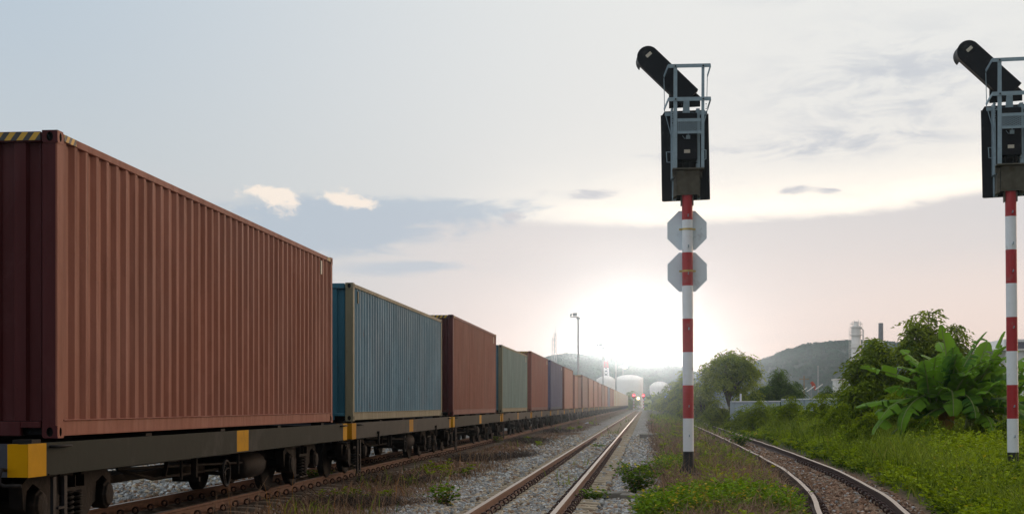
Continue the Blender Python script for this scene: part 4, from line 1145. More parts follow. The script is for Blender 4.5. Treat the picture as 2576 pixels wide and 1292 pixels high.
# ------------------------------------------------------------------ loose ballast stones
def stones(name,x,y,s,colf,mat,lift=.25,zoff=lambda x,y:0*x):
    ico=[]
    import bmesh
    temps=[]
    for k in range(7):
        bm=bmesh.new(); bmesh.ops.create_icosphere(bm,subdivisions=1,radius=1)
        v=np.array([q.co[:] for q in bm.verts]); f=np.array([[q.index for q in ff.verts] for ff in bm.faces]); bm.free()
        v=v*(1+rng.normal(size=(len(v),1))*.16)*np.array([1,.8+.3*rng.random(),.55+.35*rng.random()])
        temps.append((v,f))
    N=len(x); z=gz(x,y)+zoff(x,y); which=rng.integers(0,7,N)
    Vs=[];Fs=[];Cs=[];o=0
    for k in range(7):
        m=np.where(which==k)[0]; v,f=temps[k]; n=len(m)
        ax=unit(rng.normal(size=(n,3))*np.array([.5,.5,1])); an=rng.random(n)*2*PI
        c,sn=np.cos(an)[:,None,None],np.sin(an)[:,None,None]
        K=np.zeros((n,3,3)); K[:,0,1]=-ax[:,2];K[:,0,2]=ax[:,1];K[:,1,0]=ax[:,2];K[:,1,2]=-ax[:,0];K[:,2,0]=-ax[:,1];K[:,2,1]=ax[:,0]
        R=np.eye(3)[None]*c+sn*K+(1-c)*ax[:,:,None]*ax[:,None,:]
        vv=np.einsum('nij,vj->nvi',R,v)*s[m][:,None,None]
        vv=vv+np.stack([x[m],y[m],z[m]+s[m]*lift],1)[:,None,:]
        Vs.append(vv.reshape(-1,3)); ff=f[None]+(np.arange(n)*len(v))[:,None,None]+o; Fs.append(ff.reshape(-1,3)); o+=n*len(v)
        Cs.append(np.repeat(colf(x[m],y[m]),len(v),axis=0))
    ob=np_obj(name,np.concatenate(Vs),np.concatenate(Fs),mat,col=np.concatenate(Cs)); tag(ob,kind='stuff'); return ob
def stone_mat():
    m,t,bs=base_mat('ballast_stone')
    zc=t.new('ShaderNodeAttribute',attribute_name='zone').outputs['Color']
    co=t.new('ShaderNodeNewGeometry').outputs['Position']
    c=t.mix(t.ss(t.noise(co,40,3),.4,.7,0,.5),zc,t.mix(1,zc,(.55,.5,.45),'MULTIPLY'))
    t.put(bs.inputs['Base Color'],c); bs.inputs['Roughness'].default_value=.85; bs.inputs['Specular IOR Level'].default_value=.25
    return m
SM=stone_mat()
def greycol(x,y):
    n=len(x); r=rng.random(n)[:,None]; q=rng.random(n)[:,None]
    a=np.array([.36,.37,.37]);b=np.array([.50,.42,.31]);c=np.array([.30,.20,.13]);w=np.array([.58,.60,.60])
    col=np.where(q<.40,a,np.where(q<.68,b,np.where(q<.84,c,w)))*(.5+.6*r)
    k=(sstep(-4.1,-4.8,x+rng.normal(size=n)*.25)*(x>-8.2))[:,None]; rc=np.array([.30,.17,.10])*(.45+.85*r)
    return col*(1-k)+rc*k
def rustcol(x,y):
    n=len(x); r=rng.random(n)[:,None]; q=rng.random(n)[:,None]
    col=np.where(q<.55,np.array([.26,.15,.095]),np.where(q<.8,np.array([.34,.24,.17]),np.where(q<.92,np.array([.16,.09,.06]),np.array([.42,.41,.40]))))
    return col*(.5+.7*r)
# middle track + the strip to the left; a little stone between the sleepers
def mid_stones(n):
    x,y=sample(n,16.5,75,lambda y:-5.3+0*y,lambda y:.35+0*y,2.1)
    d=np.abs(x-MIDX); k=np.ones(n,bool)
    k&=~((np.abs(d-.54)<.13))
    inn=d<1.05; k&=~(inn&(rng.random(n)>(np.where(d<.36,.85,.10))))
    e=(fbm(x,y,.45,2)-.5)*1.6
    dens=sstep(-4.4,-3.3,x+e*.9)*.95+.25*sstep(-5.4,-4.6,x); dens=np.where(x>-.6,sstep(.45,-.1,x-e*.3),dens)
    k&=rng.random(n)<dens
    return x[k],y[k]
x,y=mid_stones(56000); s=(.022+.030*rng.random(len(x))**1.5)*(1+.012*(y-17)); stones('ballast_gravel',x,y,s,greycol,SM,lift=.15,zoff=lambda x,y:np.where(np.abs(x-MIDX)<1.05,.055,0))
x,y=sample(16000,15,60,lambda y:-7.9+0*y,lambda y:-4.5+0*y,2.0); k=(np.abs(np.abs(x-TRX)-.54)>.13)&(rng.random(len(x))<np.where(np.abs(x-TRX)<1.05,.35,.9)); x,y=x[k],y[k]
stones('rusty_gravel',x,y,(.018+.020*rng.random(len(x)))*(1+.012*(y-17)),rustcol,SM)
x,y=sample(9000,17,60,lambda y:-13+0*y,lambda y:-8.0+0*y,1.8); stones('far_side_gravel',x,y,(.022+.025*rng.random(len(x)))*(1+.012*(y-17)),greycol,SM)
x,y=sample(13000,14,70,lambda y:rtx(y)-1.3,lambda y:rtx(y)+1.0,1.9); k=(np.abs(np.abs(x-rtx(y))-.54)>.1)&(rng.random(len(x))<sstep(1.35,.7,np.abs(x-rtx(y)))); x,y=x[k],y[k]
stones('brown_gravel',x,y,(.018+.022*rng.random(len(x)))*(1+.012*(y-15)),rustcol,SM)

# ------------------------------------------------------------------ dry grass, brush, grass (uncountable)
def mask_dry(x,y):
    r=x-rtx(y)
    a=sstep(-5.9,-5.2,x)*sstep(-3.3,-4.1,x+(fbm(x,y,.45,2)-.5)*1.3)*sstep(.40,.62,fbm(x,y,.42,12))*.75
    a=np.maximum(a,.85*sstep(-5.9,-5.3,x)*sstep(-3.6,-4.3,x)*sstep(17,19,y)*sstep(33,27,y)*sstep(.30,.5,fbm(x,y,.8,14)))
    b=sstep(.0,.6,x)*sstep(-.75,-1.0,r)*(.45+.55*sstep(.38,.55,fbm(x,y,.5,21)))
    c=.35*(np.abs(r)<1.0)*sstep(.50,.7,fbm(x,y,.6,31))*sstep(26,32,y)
    return np.maximum(np.maximum(a,b),c)
def scatter(n,y0,y1,x0,x1,mask,p=2.0):
    x,y=sample(n,y0,y1,x0,x1,p); k=rng.random(n)<mask(x,y)
    for px_ in(.853,7.165): k&=~((np.abs(x-px_*y/SY)<.32)&(y<SY+.2)&(y>SY-3.0)&(rng.random(n)<.93))
    return x[k],y[k]
x,y=scatter(120000,16,130,lambda y:-6+0*y,lambda y:3.2+0*y,mask_dry,1.9)
h=(.08+.28*rng.random(len(x))**2)*np.where(x>-.5,1.3,.62); ww=.006+.00035*y
V,Q=blades(pts_on(x,y),h,.4+1.5*rng.random(len(x)),ww)
o=np_obj('dry_grass',V,Q,LM['dry'],tint=np.repeat(rng.random(len(x))*.8+.2*fbm(x,y,.8,3),6)); tag(o,kind='stuff')
# matted dead brush lying flat
bx=[];by=[]
for (px,py,rx_,ry_,n) in((1215,1156,1.0,1.6,2600),(1290,1150,.7,1.2,1200),(900,1270,.9,1.0,1500),(1000,1215,.9,1.6,1300),(1330,1110,.9,3.5,1500),(1400,1085,.8,5,1200),(1620,1195,.5,.8,500),(1790,1170,.6,1.5,500),(1990,1270,.35,.7,500)):
    Y=(EYE+.2)*F/(py-1016); X0=xat(px,Y); bx.append(X0+rng.normal(size=n)*rx_*.42); by.append(Y+rng.normal(size=n)*ry_*.42)
x=np.concatenate(bx);y=np.concatenate(by); P=pts_on(x,y); P[:,2]+=np.abs(rng.normal(size=len(x)))*.06
V,Q=blades(P,.06+.14*rng.random(len(x)),2.0+1.6*rng.random(len(x)),.011+.00016*y)
o=np_obj('dead_brush',V,Q,LM['brush'],tint=np.repeat(rng.random(len(x)),6)); tag(o,kind='stuff')
def mask_green(x,y):
    r=x-rtx(y)
    b=sstep(.2,.8,x)*sstep(-.8,-1.15,r)*(sstep(.54,.66,fbm(x,y,.6,44))*.5+.04)
    a=sstep(-5.7,-5,x)*sstep(-3.5,-4.2,x)*sstep(.62,.70,fbm(x,y,.55,52))*.22
    c=(np.abs(x-MIDX)<.45)*sstep(.66,.72,fbm(x,y,.4,71))*sstep(24,30,y)*.7
    far=sstep(60,110,y)*sstep(.5,1.2,x)*.6
    d=sstep(1.0,1.6,r)*.5
    return np.maximum.reduce([a,b,c,far,d])
x,y=scatter(110000,16,190,lambda y:-6+0*y,lambda y:np.minimum(vis_r(y),16),mask_green,1.8)
h=(.10+.28*rng.random(len(x))**1.5)*(1+.004*y)
V,Q=blades(pts_on(x,y),h,.2+.7*rng.random(len(x)),.008+.00045*y)
o=np_obj('green_grass',V,Q,LM['grass'],tint=np.repeat(rng.random(len(x))*.9+.06*rng.random(len(x)),6)); tag(o,kind='stuff')

def mask_tall(x,y):
    r=x-rtx(y); return sstep(1.3,2.4,r)*sstep(.47,.60,fbm(x,y,.35,91))*sstep(24,40,y)+.10*sstep(1.2,2,r)
x,y=scatter(85000,17,110,lambda y:4.3+0*y,lambda y:np.minimum(vis_r(y)+.5,22),mask_tall,1.4)
h=(.30+.75*rng.random(len(x)))*(.6+.5*sstep(24,45,y))
V,Q=blades(pts_on(x,y),h,.15+.75*rng.random(len(x)),.010+.00045*y)
o=np_obj('tall_grass',V,Q,LM['grass'],tint=np.repeat(.15+.8*rng.random(len(x)),6)); tag(o,kind='stuff')
# weeds: clumps of leafy stems
def weed_geo(x,y,hh,nleaf,ll,spread=.12):
    n=len(x); P=pts_on(x,y); parts=[]
    idx=np.repeat(np.arange(n),nleaf); m=len(idx)
    ns=5; st=rng.integers(0,ns,m); hsh=(np.sin(idx*12.99+st*78.2)*43758.5)%1; hs2=(np.sin(idx*39.3+st*11.1)*24634.6)%1
    th=hs2*2*PI; tt=rng.random(m)**.7
    hgt=hh[idx]*(.5+.6*hsh)*tt
    off=(spread*(.3+1.2*tt)*hh[idx]/.35)
    A=P[idx]+np.stack([np.cos(th)*off,np.sin(th)*off,hgt],1)
    ph=rng.random(m)*2*PI
    D=np.stack([np.cos(ph),np.sin(ph),.25+.5*rng.random(m)],1)
    l=ll[idx]*(.6+.7*rng.random(m))
    V,Q=leaf_geo(A,D,l,l*.55,.1,np.array([[0,0,1.]]))
    T=np.clip(.15+.55*tt*rng.random(m)+.35*rng.random(m)*tt,0,.88); T=np.where(rng.random(m)<.022*tt*2,.98,T)
    return V,Q,np.repeat(T,4)
def mask_w(x,y):
    r=x-rtx(y)
    a=sstep(1.05,1.6,r+(fbm(x,y,.8,61)-.5)*.8)*(.45+.55*sstep(.36,.50,fbm(x,y,.75,67)))
    b=sstep(.3,.9,x)*sstep(-.85,-1.25,r)*sstep(.57,.66,fbm(x,y,.7,63))*.55
    c=sstep(-5.6,-5.0,x)*sstep(-3.6,-4.3,x)*sstep(.63,.69,fbm(x,y,.6,65))*.2
    return np.maximum.reduce([a,b,c])
x,y=scatter(21000,15.5,120,lambda y:-6+0*y,lambda y:np.minimum(vis_r(y)+1,24),mask_w,1.35)
r_=x-rtx(y); big=fbm(x,y,.22,81)
hh=np.where(r_>.8,.16+.42*big*sstep(1,4,r_)+.12*rng.random(len(x))+.75*sstep(30,60,y)*sstep(1.5,4,r_)*(.3+big),.14+.14*rng.random(len(x)))
hh=np.where(x<-2,.13+.08*rng.random(len(x)),hh)
V,Q,T=weed_geo(x,y,hh,24,(.05+.0012*y)*(.75+.9*fbm(x,y,.5,83)),.16)
T=np.clip(T+np.repeat((fbm(x,y,.55,85)-.5)*1.1+(fbm(x,y,2.2,86)-.5)*.5,24*4),0,.89)
T=np.where(rng.random(len(T)//4).repeat(4)<.012,.98,T)
o=np_obj('green_weeds',V,Q,LM['lush'],tint=T); tag(o,kind='stuff')
# low bush with yellowing leaves in front (between the tracks)
def front_mask(x,y):
    k=np.zeros_like(x)
    for (px,py,rx_,ry_) in((1750,1275,.75,.7),(1850,1255,.55,.6),(1680,1292,.5,.4),(1880,1140,.35,2.5),(1920,1275,.4,.6),(1690,1170,.25,1.2)):
        Y=(EYE)*F/(py-1016); X0=xat(px,Y); k=np.maximum(k,np.exp(-((x-X0)/rx_)**2-((y-Y)/ry_)**2)*1.25)
    return k
x,y=scatter(6500,16,40,lambda y:.0+0*y,lambda y:rtx(y)-.8,front_mask,1.2)
V,Q,T=weed_geo(x,y,.20+.18*rng.random(len(x)),34,.07+0*y,.17)
T=np.where(np.repeat(rng.random(len(T)//4),4)<.05,.98,T)
o=np_obj('low_ground_cover',V,Q,LM['weed'],tint=T); tag(o,kind='stuff')
# bare dry stalks
x,y=scatter(2600,17,45,lambda y:-5.6+0*y,lambda y:rtx(y)-.9,mask_dry,1.8); n=len(x)
V,Q=blades(pts_on(x,y),.25+.45*rng.random(n),.1+.8*rng.random(n),.0055+.0002*y)
o=np_obj('dry_stalks',V,Q,LM['dry'],tint=np.repeat(.5+.5*rng.random(n),6)); tag(o,kind='stuff')

# ------------------------------------------------------------------ countable weeds
def leafy_weed(px,py,h,w,lab,n=500,ll=.075):
    Y=(EYE+.1)*F/(py-1016); X0=xat(px,Y); z0=float(gz(X0,Y))
    r=thing('leafy_weed',lab,'weed',(X0,Y,z0))
    b=MB();tips=[]
    for k in range(9):
        a=2*PI*k/9+random.uniform(-.3,.3); q=w*random.uniform(.25,1.0); hh_=h*random.uniform(.6,1)
        b.tube([(0,0,-.05),(q*.35*math.cos(a),q*.35*math.sin(a),hh_*.5),(q*math.cos(a),q*math.sin(a),hh_)],[.009,.007,.003],5); tips.append((q*math.cos(a),q*math.sin(a),hh_,a,q))
    b.build('stem',LM['twig'],r)
    P=[]
    for i in range(n):
        x_,y_,z_,a,q=random.choice(tips); tt=random.random()**.6
        s=tt; P.append((x_*s**1.4+random.gauss(0,.05*w/.3),y_*s**1.4+random.gauss(0,.05*w/.3),z_*s+random.gauss(0,.04)))
    P=np.array(P); P[:,2]=np.maximum(P[:,2],.01); ph=rng.random(n)*2*PI
    D=np.stack([np.cos(ph),np.sin(ph),.2+.5*rng.random(n)],1); l=ll*(.6+.7*rng.random(n))
    V,Q=leaf_geo(P,D,l,l*.6,.1,np.array([[0,0,1.]]))
    T=np.where(rng.random(n)<.05,.98,.1+.75*rng.random(n)*np.clip(P[:,2]/h,0.2,1))
    np_obj('foliage',V,Q,LM['weed'],r,tint=np.repeat(T,4))
leafy_weed(1602,1236,.62,.42,'upright leafy green weed with some yellow leaves among the concrete blocks',900)
leafy_weed(1490,1243,.22,.35,'low green weed sprawling over the shiny right-hand rail',300)
leafy_weed(1862,1118,.55,.75,'bushy green weed growing over the left rail of the curved track',700,.10)
leafy_weed(1120,1262,.30,.30,'small green weed in the dry grass left of the straight track',220)
leafy_weed(800,1195,.28,.35,'small dark green weed beside the train track under the first wagon',220)
leafy_weed(1505,1118,.15,.40,'flat patch of green weed between the shiny rails',200)
leafy_weed(1245,1108,.35,.40,'dark green weed tuft beside the train track under the grey-green container',240,.09)

# ------------------------------------------------------------------ trees
def tree(name,lab,cat,px,ptop,pbase,Y,wpx,mat,nl,leaf,style='round',seed=1,group=None,trunk=True,zbase=None,lean=0):
    r_=random.Random(seed); g=np.random.default_rng(seed)
    top=at(px,ptop,Y); base=zbase if zbase is not None else float(gz(np.array([top.x]),np.array([Y]))[0])
    H=top.z-base; W=wpx*Y/F
    root=thing(name,lab,cat,(top.x,Y,base),0,group)
    b=MB();tips=[]
    tr=max(.05,H*.028)
    if style=='round':
        fk=H*.36; b.tube([(0,0,-.2),(.03*H,0,fk*.5),(0,.02*H,fk)],[tr*1.3,tr,tr*.85],8)
        for k in range(17):
            a=2*PI*k/17*2.4+r_.uniform(-.3,.3); q=W*.5*r_.uniform(.2,1.08); zt=H*(r_.uniform(.64,1.0)-.20*(q/(W*.5))**2)
            mid=(q*.45*math.cos(a),q*.45*math.sin(a),fk+(zt-fk)*.55); e=(q*.92*math.cos(a),q*.92*math.sin(a),zt)
            b.tube([(0,.02*H,fk*r_.uniform(.7,1)),mid,e],[tr*.55,tr*.32,tr*.08],6)
            for j in range(5):
                f=r_.uniform(.45,1.0); p=Vector(mid).lerp(Vector(e),f); dd=Vector((r_.gauss(0,1),r_.gauss(0,1),r_.uniform(-.1,.8))).normalized()*W*r_.uniform(.06,.16)
                b.tube([p,p+dd],[tr*.16,tr*.05],4); tips.append((p+dd,W*.085))
    else:   # shrubby: many upright arching stems from the base
        ns={'spray':16,'bush':12}[style]
        for k in range(ns):
            a=2*PI*r_.random(); q=W*.5*(r_.random()**.6); hh_=H*(1-.55*(q/(W*.5))**1.6)*r_.uniform(.72,1.0)
            if k==0: q=W*.08; hh_=H*.98; a=0
            P0=Vector((q*.15*math.cos(a),q*.15*math.sin(a),-.1)); P1=Vector((q*.55*math.cos(a),q*.55*math.sin(a),hh_*.55)); P2=Vector((q*math.cos(a)+lean*hh_,q*math.sin(a),hh_*.97))
            b.tube([P0,P1,P2],[tr*.6,tr*.4,tr*.1],5)
            for f in(.86,.95,1.0): tips.append((P1.lerp(P2,f)+Vector((r_.gauss(0,.02),r_.gauss(0,.02),0))*W,W*.04))
            for j in range(9 if style=='spray' else 7):
                f=r_.uniform(.15,1.0); p=P1.lerp(P2,f) if r_.random()<.72 else P0.lerp(P1,r_.uniform(.35,1))
                dd=Vector((r_.gauss(0,1),r_.gauss(0,1),r_.uniform(-.25,.7))).normalized()*W*r_.uniform(.04,.15)
                b.tube([p,p+dd],[tr*.12,tr*.04],4); tips.append((p+dd,W*.045 if style=='spray' else W*.075))
    if trunk: b.build('trunk',M['bark'],root)
    # sprays: leaflets along short drooping twigs
    nt=len(tips); per=10; n=nl//per
    ti=g.integers(0,nt,n); tp=np.array([t_[0][:] for t_ in tips]); sg=np.array([t_[1] for t_ in tips])
    C=tp[ti]+g.normal(size=(n,3))*sg[ti][:,None]*np.array([1,1,.7])
    C[:,2]=np.maximum(C[:,2],.05)
    ph=g.random(n)*2*PI; dl=leaf*3.0
    D=np.stack([np.cos(ph),np.sin(ph),-.35+.9*g.random(n)-.4],1); D=unit(D)
    s=np.linspace(0,1,per)[None,:]
    A=C[:,None,:]+D[:,None,:]*dl*s[...,None]; A[:,:,2]-=leaf*1.4*s**2
    sd_=unit(np.cross(D,np.array([0,0,1.])))[:,None,:]*np.where(np.arange(per)%2==0,1,-1)[None,:,None]
    LD=unit(sd_*.8+D[:,None,:]*.6+g.normal(size=(n,per,3))*.25-np.array([0,0,.2]))
    A=A.reshape(-1,3);LD=LD.reshape(-1,3); l=leaf*(.65+.6*g.random(len(A)))
    V,Q=leaf_geo(A,LD,l,l*.42,.08,np.array([[0,0,1.]]))
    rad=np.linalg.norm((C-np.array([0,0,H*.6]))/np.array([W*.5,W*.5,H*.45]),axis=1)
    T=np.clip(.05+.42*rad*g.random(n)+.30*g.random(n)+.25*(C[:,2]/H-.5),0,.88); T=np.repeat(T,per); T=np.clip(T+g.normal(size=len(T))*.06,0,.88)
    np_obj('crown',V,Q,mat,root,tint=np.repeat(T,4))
    return root
TG='trees along the right side of the line'
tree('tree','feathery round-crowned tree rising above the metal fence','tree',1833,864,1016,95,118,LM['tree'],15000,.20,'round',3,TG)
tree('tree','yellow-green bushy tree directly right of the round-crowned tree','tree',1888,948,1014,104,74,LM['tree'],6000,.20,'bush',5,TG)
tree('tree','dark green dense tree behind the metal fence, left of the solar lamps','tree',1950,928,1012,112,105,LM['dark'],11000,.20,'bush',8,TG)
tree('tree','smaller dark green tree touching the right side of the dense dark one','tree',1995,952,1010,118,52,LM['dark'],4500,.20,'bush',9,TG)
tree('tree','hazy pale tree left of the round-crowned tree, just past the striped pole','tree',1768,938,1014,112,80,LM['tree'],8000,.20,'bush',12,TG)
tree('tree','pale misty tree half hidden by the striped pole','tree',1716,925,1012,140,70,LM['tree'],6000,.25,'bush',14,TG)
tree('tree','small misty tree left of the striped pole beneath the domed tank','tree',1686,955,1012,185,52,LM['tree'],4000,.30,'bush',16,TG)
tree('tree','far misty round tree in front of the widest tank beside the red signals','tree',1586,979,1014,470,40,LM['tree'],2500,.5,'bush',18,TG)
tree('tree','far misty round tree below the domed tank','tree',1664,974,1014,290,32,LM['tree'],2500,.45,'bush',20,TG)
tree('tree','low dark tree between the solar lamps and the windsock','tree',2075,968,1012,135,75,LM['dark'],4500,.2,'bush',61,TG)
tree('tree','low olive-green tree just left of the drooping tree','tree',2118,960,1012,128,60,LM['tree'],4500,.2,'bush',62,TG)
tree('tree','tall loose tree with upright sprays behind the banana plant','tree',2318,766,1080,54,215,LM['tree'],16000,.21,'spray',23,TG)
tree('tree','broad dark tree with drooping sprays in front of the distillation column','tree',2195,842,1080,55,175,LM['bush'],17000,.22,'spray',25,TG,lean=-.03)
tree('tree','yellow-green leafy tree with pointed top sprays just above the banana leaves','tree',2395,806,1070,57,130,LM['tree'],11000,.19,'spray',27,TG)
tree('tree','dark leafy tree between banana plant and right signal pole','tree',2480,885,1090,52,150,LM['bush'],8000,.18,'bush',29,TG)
BG='bushes along the overgrown bank'
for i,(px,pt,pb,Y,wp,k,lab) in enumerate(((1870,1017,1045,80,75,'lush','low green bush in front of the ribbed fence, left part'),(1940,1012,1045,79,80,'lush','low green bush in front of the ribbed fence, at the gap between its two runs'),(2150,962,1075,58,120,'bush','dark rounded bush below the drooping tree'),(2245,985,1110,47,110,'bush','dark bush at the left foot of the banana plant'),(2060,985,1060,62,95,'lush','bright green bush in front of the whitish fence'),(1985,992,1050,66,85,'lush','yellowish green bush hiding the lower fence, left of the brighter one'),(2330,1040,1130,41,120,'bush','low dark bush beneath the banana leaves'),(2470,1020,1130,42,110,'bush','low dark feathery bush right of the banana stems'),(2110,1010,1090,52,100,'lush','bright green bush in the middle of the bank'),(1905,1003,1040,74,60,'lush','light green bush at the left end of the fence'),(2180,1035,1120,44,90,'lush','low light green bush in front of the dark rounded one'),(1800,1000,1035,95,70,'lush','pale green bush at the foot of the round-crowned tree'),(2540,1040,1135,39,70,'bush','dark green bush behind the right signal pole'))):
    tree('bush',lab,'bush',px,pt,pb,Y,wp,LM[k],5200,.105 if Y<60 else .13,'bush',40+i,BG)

# ------------------------------------------------------------------ banana plants
def banana_leaf(L_,W_,elev,azim,droop,seed,roll=0):
    g=np.random.default_rng(seed); ns,nw=18,4
    d=np.array([math.cos(azim),math.sin(azim)])
    pts=[];a=elev;p=np.zeros(3)
    for k in range(ns+1):
        pts.append(p.copy()); st=L_/ns
        p=p+np.array([d[0]*math.cos(a)*st,d[1]*math.cos(a)*st,math.sin(a)*st]); a-=droop/ns*(.5+1.2*k/ns)
    pts=np.array(pts); V=[];T=[];Q=[];side=np.array([-d[1],d[0],0])
    for sgn in(-1,1):
        cuts=set(g.choice(np.arange(2,ns-1),size=g.integers(4,10),replace=False).tolist()); b0=len(V); rows=[];off=0
        drp=.15
        for k in range(ns+1):
            tt=k/ns
            wdt=W_*.5*(min(1,max(0,(tt-.10)/.10))**.5)*(math.sqrt(max(0,1-((tt-.5)/.52)**2)) if tt>.5 else 1)
            tan=pts[min(k+1,ns)]-pts[max(k-1,0)]; tan/=np.linalg.norm(tan); up=np.cross(side,tan); up=up if up[2]>0 else -up
            def row(dr,pull):
                ids=[]
                for j in range(nw+1):
                    s=j/nw; q=pts[k]+side*sgn*wdt*s*math.cos(roll*sgn)+up*(wdt*(.28*s-dr*s*s*1.6)+roll*wdt*s)+tan*pull*s*W_*.25
                    q[2]+=.015*math.sin(k*2.1+j)*s
                    V.append(q); T.append(.25+.25*tt+.3*s*g.random()+(.12 if k%2 else 0)+.15*sgn*.5); ids.append(len(V)-1)
                return ids
            r1=row(drp,0)
            if rows is not None and k>0:
                for j in range(nw): 
                    q=[prev[j],prev[j+1],r1[j+1],r1[j]]; Q.append(q if sgn>0 else q[::-1])
            prev=r1
            if k in cuts:
                drp=-.05+.8*g.random(); prev=row(drp,.45)
    return np.array(V),np.array(Q),np.clip(np.array(T)+g.uniform(-.25,.3),0,.88),pts
def banana(px,py,Y,lab,leaves,hst,scale):
    c=at(px,py,Y); base=float(gz(np.array([c.x]),np.array([Y]))[0]); r=thing('banana_plant',lab,'banana plant',(c.x,Y,base))
    stems=[(0,0,hst)]+[(.5,.2,hst*.7),(-.45,.1,hst*.6)]
    for (sx,sy,h) in stems:
        MB().tube([(sx,sy,-.1),(sx*1.05,sy,h*.6),(sx*1.1,sy,h)],[.13,.10,.07],10).build('pseudostem',LM['stem'],r)
    for i,(st,L_,W_,el,az_,dr,rl) in enumerate(leaves):
        sx,sy,h=stems[st]
        V,Q,T,pts=banana_leaf(L_*scale,W_*scale,el,az_,dr,100+i+int(px),rl)
        org=np.array([sx*1.1,sy,h*(.75+.25*random.random())])
        o=np_obj('leaf',V+org,Q,LM['banana'],r,tint=T,smooth=True)
        mr=MB(); mr.tube([Vector(p_)+Vector(org)+Vector((0,-.012,.006)) for p_ in pts],[.030*(1-k/len(pts)*.8)*scale for k in range(len(pts))],6); mr.build('midrib',LM['stem'],o)
    return r
R=math.radians
# azimuth: 180 = to the left in the picture, 0 = to the right, 270 = toward the camera
LV=[(0,2.3,.62,R(28),R(176),.35,.3),(0,2.35,.60,R(12),R(185),.55,.2),(0,2.1,.60,R(18),R(200),1.3,.1),(0,2.3,.58,R(5),R(195),1.15,0),(0,2.2,.55,R(15),R(215),1.9,.1),(0,2.0,.55,R(0),R(222),1.5,0),
    (0,1.9,.50,R(66),R(262),.6,.3),(0,1.8,.48,R(80),R(80),.3,.5),(0,1.9,.56,R(66),R(20),.35,.3),(0,1.7,.55,R(58),R(-5),.9,.2),(0,1.5,.58,R(20),R(262),1.9,0),(0,1.6,.56,R(25),R(285),1.9,0),(0,1.9,.52,R(60),R(150),.5,.3),(0,1.9,.60,R(35),R(-12),.8,.35),(0,1.9,.55,R(20),R(-25),.9,.1),
    (1,1.9,.55,R(75),R(40),.3,.3),(1,1.7,.55,R(45),R(5),1.2,.1),(1,1.6,.55,R(25),R(-10),1.5,.1),(1,1.5,.5,R(5),R(-40),1.6,0),(1,1.4,.5,R(30),R(285),1.8,0),(2,1.7,.5,R(10),R(205),1.7,0),(2,1.6,.5,R(-5),R(235),1.5,0),(2,1.5,.5,R(40),R(170),1.4,.1),(2,1.5,.5,R(0),R(265),1.6,0),(0,1.8,.55,R(85),R(200),.15,.5)]
rb=random.Random(5)
for k in range(34):
    LV.append((rb.choice([0,0,1,1,2,2]),rb.uniform(1.5,2.2),rb.uniform(.40,.54),R(rb.uniform(25,84)),R(rb.choice([rb.uniform(150,235),rb.uniform(-40,40),rb.uniform(235,300),rb.uniform(40,140)])),rb.uniform(.4,1.7),rb.uniform(0,.3)))
banana(2390,1118,42,'large banana plant with broad drooping leaves in front of the leafy trees',LV,1.62,1.13)
LV2=[(k%3,1.7,.5,R(15+11*k),R((k*77)%360),.5+.13*k,.1) for k in range(7)]+[(0,2.0,.44,R(82),R(20),.3,.5),(0,1.9,.55,R(60),R(10),.6,.2),(0,1.8,.55,R(55),R(170),.8,.2),(0,1.8,.55,R(30),R(-5),1.0,.1),(0,1.7,.52,R(20),R(-15),1.2,.1),(0,1.6,.52,R(35),R(250),1.5,0),(1,1.6,.5,R(40),R(0),1.1,.1),(1,1.5,.5,R(15),R(-20),1.3,0),(2,1.6,.5,R(45),R(200),1.2,0),(1,1.5,.5,R(70),R(300),.7,.2)]
banana(2488,1085,46,'second banana plant with one tall upright leaf, close to the right signal pole',LV2,1.85,1.05)
# a dry hanging leaf under the big plant is part of the plant
bp_=[o for o in bpy.data.objects if o.name=='banana_plant'][0]
V,Q,T,pts=banana_leaf(1.2,.4,R(-40),R(235),1.0,77,0); o=np_obj('leaf',V+np.array([0,0,1.35]),Q,LM['drybanana'],bp_,tint=T); tag(o,'brown dried leaf')

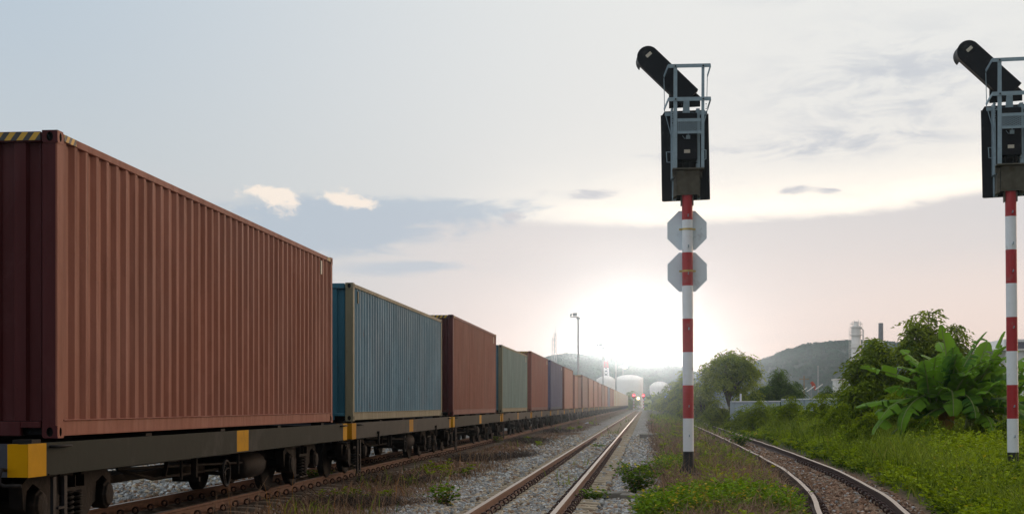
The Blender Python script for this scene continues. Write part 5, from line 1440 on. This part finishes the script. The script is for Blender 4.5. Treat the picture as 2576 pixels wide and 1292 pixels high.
# ------------------------------------------------------------------ hills and far woods
def hill(name,prof,Y0,depth,n,seed,mat):
    """prof: (px, py) skyline; a ridge built as terrain, covered by tree clumps"""
    g=np.random.default_rng(seed); pxs=np.array([p[0] for p in prof],float); pys=np.array([p[1] for p in prof],float)
    cols=90;rows=10; px=np.linspace(pxs[0],pxs[-1],cols); py=np.interp(px,pxs,pys)
    Yt=Y0+depth
    tops=np.array([at(a,b_,Yt)[:] for a,b_ in zip(px,py)])
    V=[]
    for j in range(rows+4):
        f=min(j/(rows-1),1.0) if j<rows else 1-(j-rows+1)/5
        y_=Y0+depth*(j/(rows-1)) 
        k=np.sin(f*PI/2) 
        X_=np.array([xat(a,Y0+depth*min(j/(rows-1),1)) for a in px])
        z_=-.3+(tops[:,2]+.3)*k+(fbm(X_,np.full(cols,y_),.03,seed)-.5)*4*k*(1-k)*2
        V.append(np.stack([X_,np.full(cols,y_),z_],1))
    R_=len(V);V=np.concatenate(V); i=(np.arange(R_-1)[:,None]*cols+np.arange(cols-1)[None]).ravel()
    Q=np.stack([i,i+1,i+cols+1,i+cols],1)
    gm=plain('forested_hillside',(.008,.042,.036),.95,0,.4,.02)
    o=np_obj(name,V,Q,gm,smooth=True); tag(o,kind='structure')
    # tree clumps over its near face as one wood
    u=g.random(n)*(cols-1); v=np.sqrt(g.random(n))*(rows-1)*.999
    ui=u.astype(int);vi=v.astype(int);fu=(u-ui)[:,None];fv=(v-vi)[:,None]
    G=V.reshape(R_,cols,3); C=(G[vi,ui]*(1-fu)*(1-fv)+G[vi,ui+1]*fu*(1-fv)+G[vi+1,ui]*(1-fu)*fv+G[vi+1,ui+1]*fu*fv)
    per=26; rad=1.5+1.6*g.random(n)
    dd=rdirs(n*per,g).reshape(n,per,3); dd[:,:,2]=np.abs(dd[:,:,2])
    A=(C[:,None,:]+dd*rad[:,None,None]*np.array([1,1,.85])).reshape(-1,3); nrm=dd.reshape(-1,3)
    tang=unit(np.cross(nrm,g.normal(size=nrm.shape))); l=(.9+.9*g.random(len(A)))
    Vl,Ql=leaf_geo(A-tang*(l*.5)[:,None],tang,l,l*.8,.05,nrm)
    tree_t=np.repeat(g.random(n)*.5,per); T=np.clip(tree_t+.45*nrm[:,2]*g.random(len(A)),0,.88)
    o=np_obj(name+'_woods',Vl,Ql,mat,tint=np.repeat(T,4)); tag(o,kind='stuff')
hill('hill',[(1700,1000),(1800,985),(1880,930),(1930,908),(1985,886),(2030,873),(2090,868),(2150,864),(2230,868),(2330,880),(2460,892),(2560,900),(2700,930)],720,200,2600,5,LM['hill'])
hill('ridge',[(1330,915),(1400,901),(1425,897),(1470,901),(1520,905),(1570,909),(1620,914),(1680,922),(1740,940),(1800,965),(1850,990)],820,160,2400,6,LM['hill'])
# low far woods along the end of the line
n=260; g=np.random.default_rng(9); pp=1560+180*g.random(n); Ys=360+200*g.random(n); C=np.array([[xat(a,b_),b_,.5+1.8*g.random()] for a,b_ in zip(pp,Ys)]); C=C[np.abs(C[:,0]-MIDX)>4]; n=len(C); C=C[(C[:,0]>0)|(C[:,1]>480)]; n=len(C)
per=40; dd=rdirs(n*per,g); A=np.repeat(C,per,0)+dd*np.array([2.6,2.6,2.0]); A[:,2]=np.maximum(A[:,2],0); l=.7+.7*g.random(len(A))
Vl,Ql=leaf_geo(A,rdirs(len(A),g),l,l*.6,.05); o=np_obj('far_woods',Vl,Ql,LM['tree'],tint=np.repeat(g.random(len(A))*.8,4)); tag(o,kind='stuff')
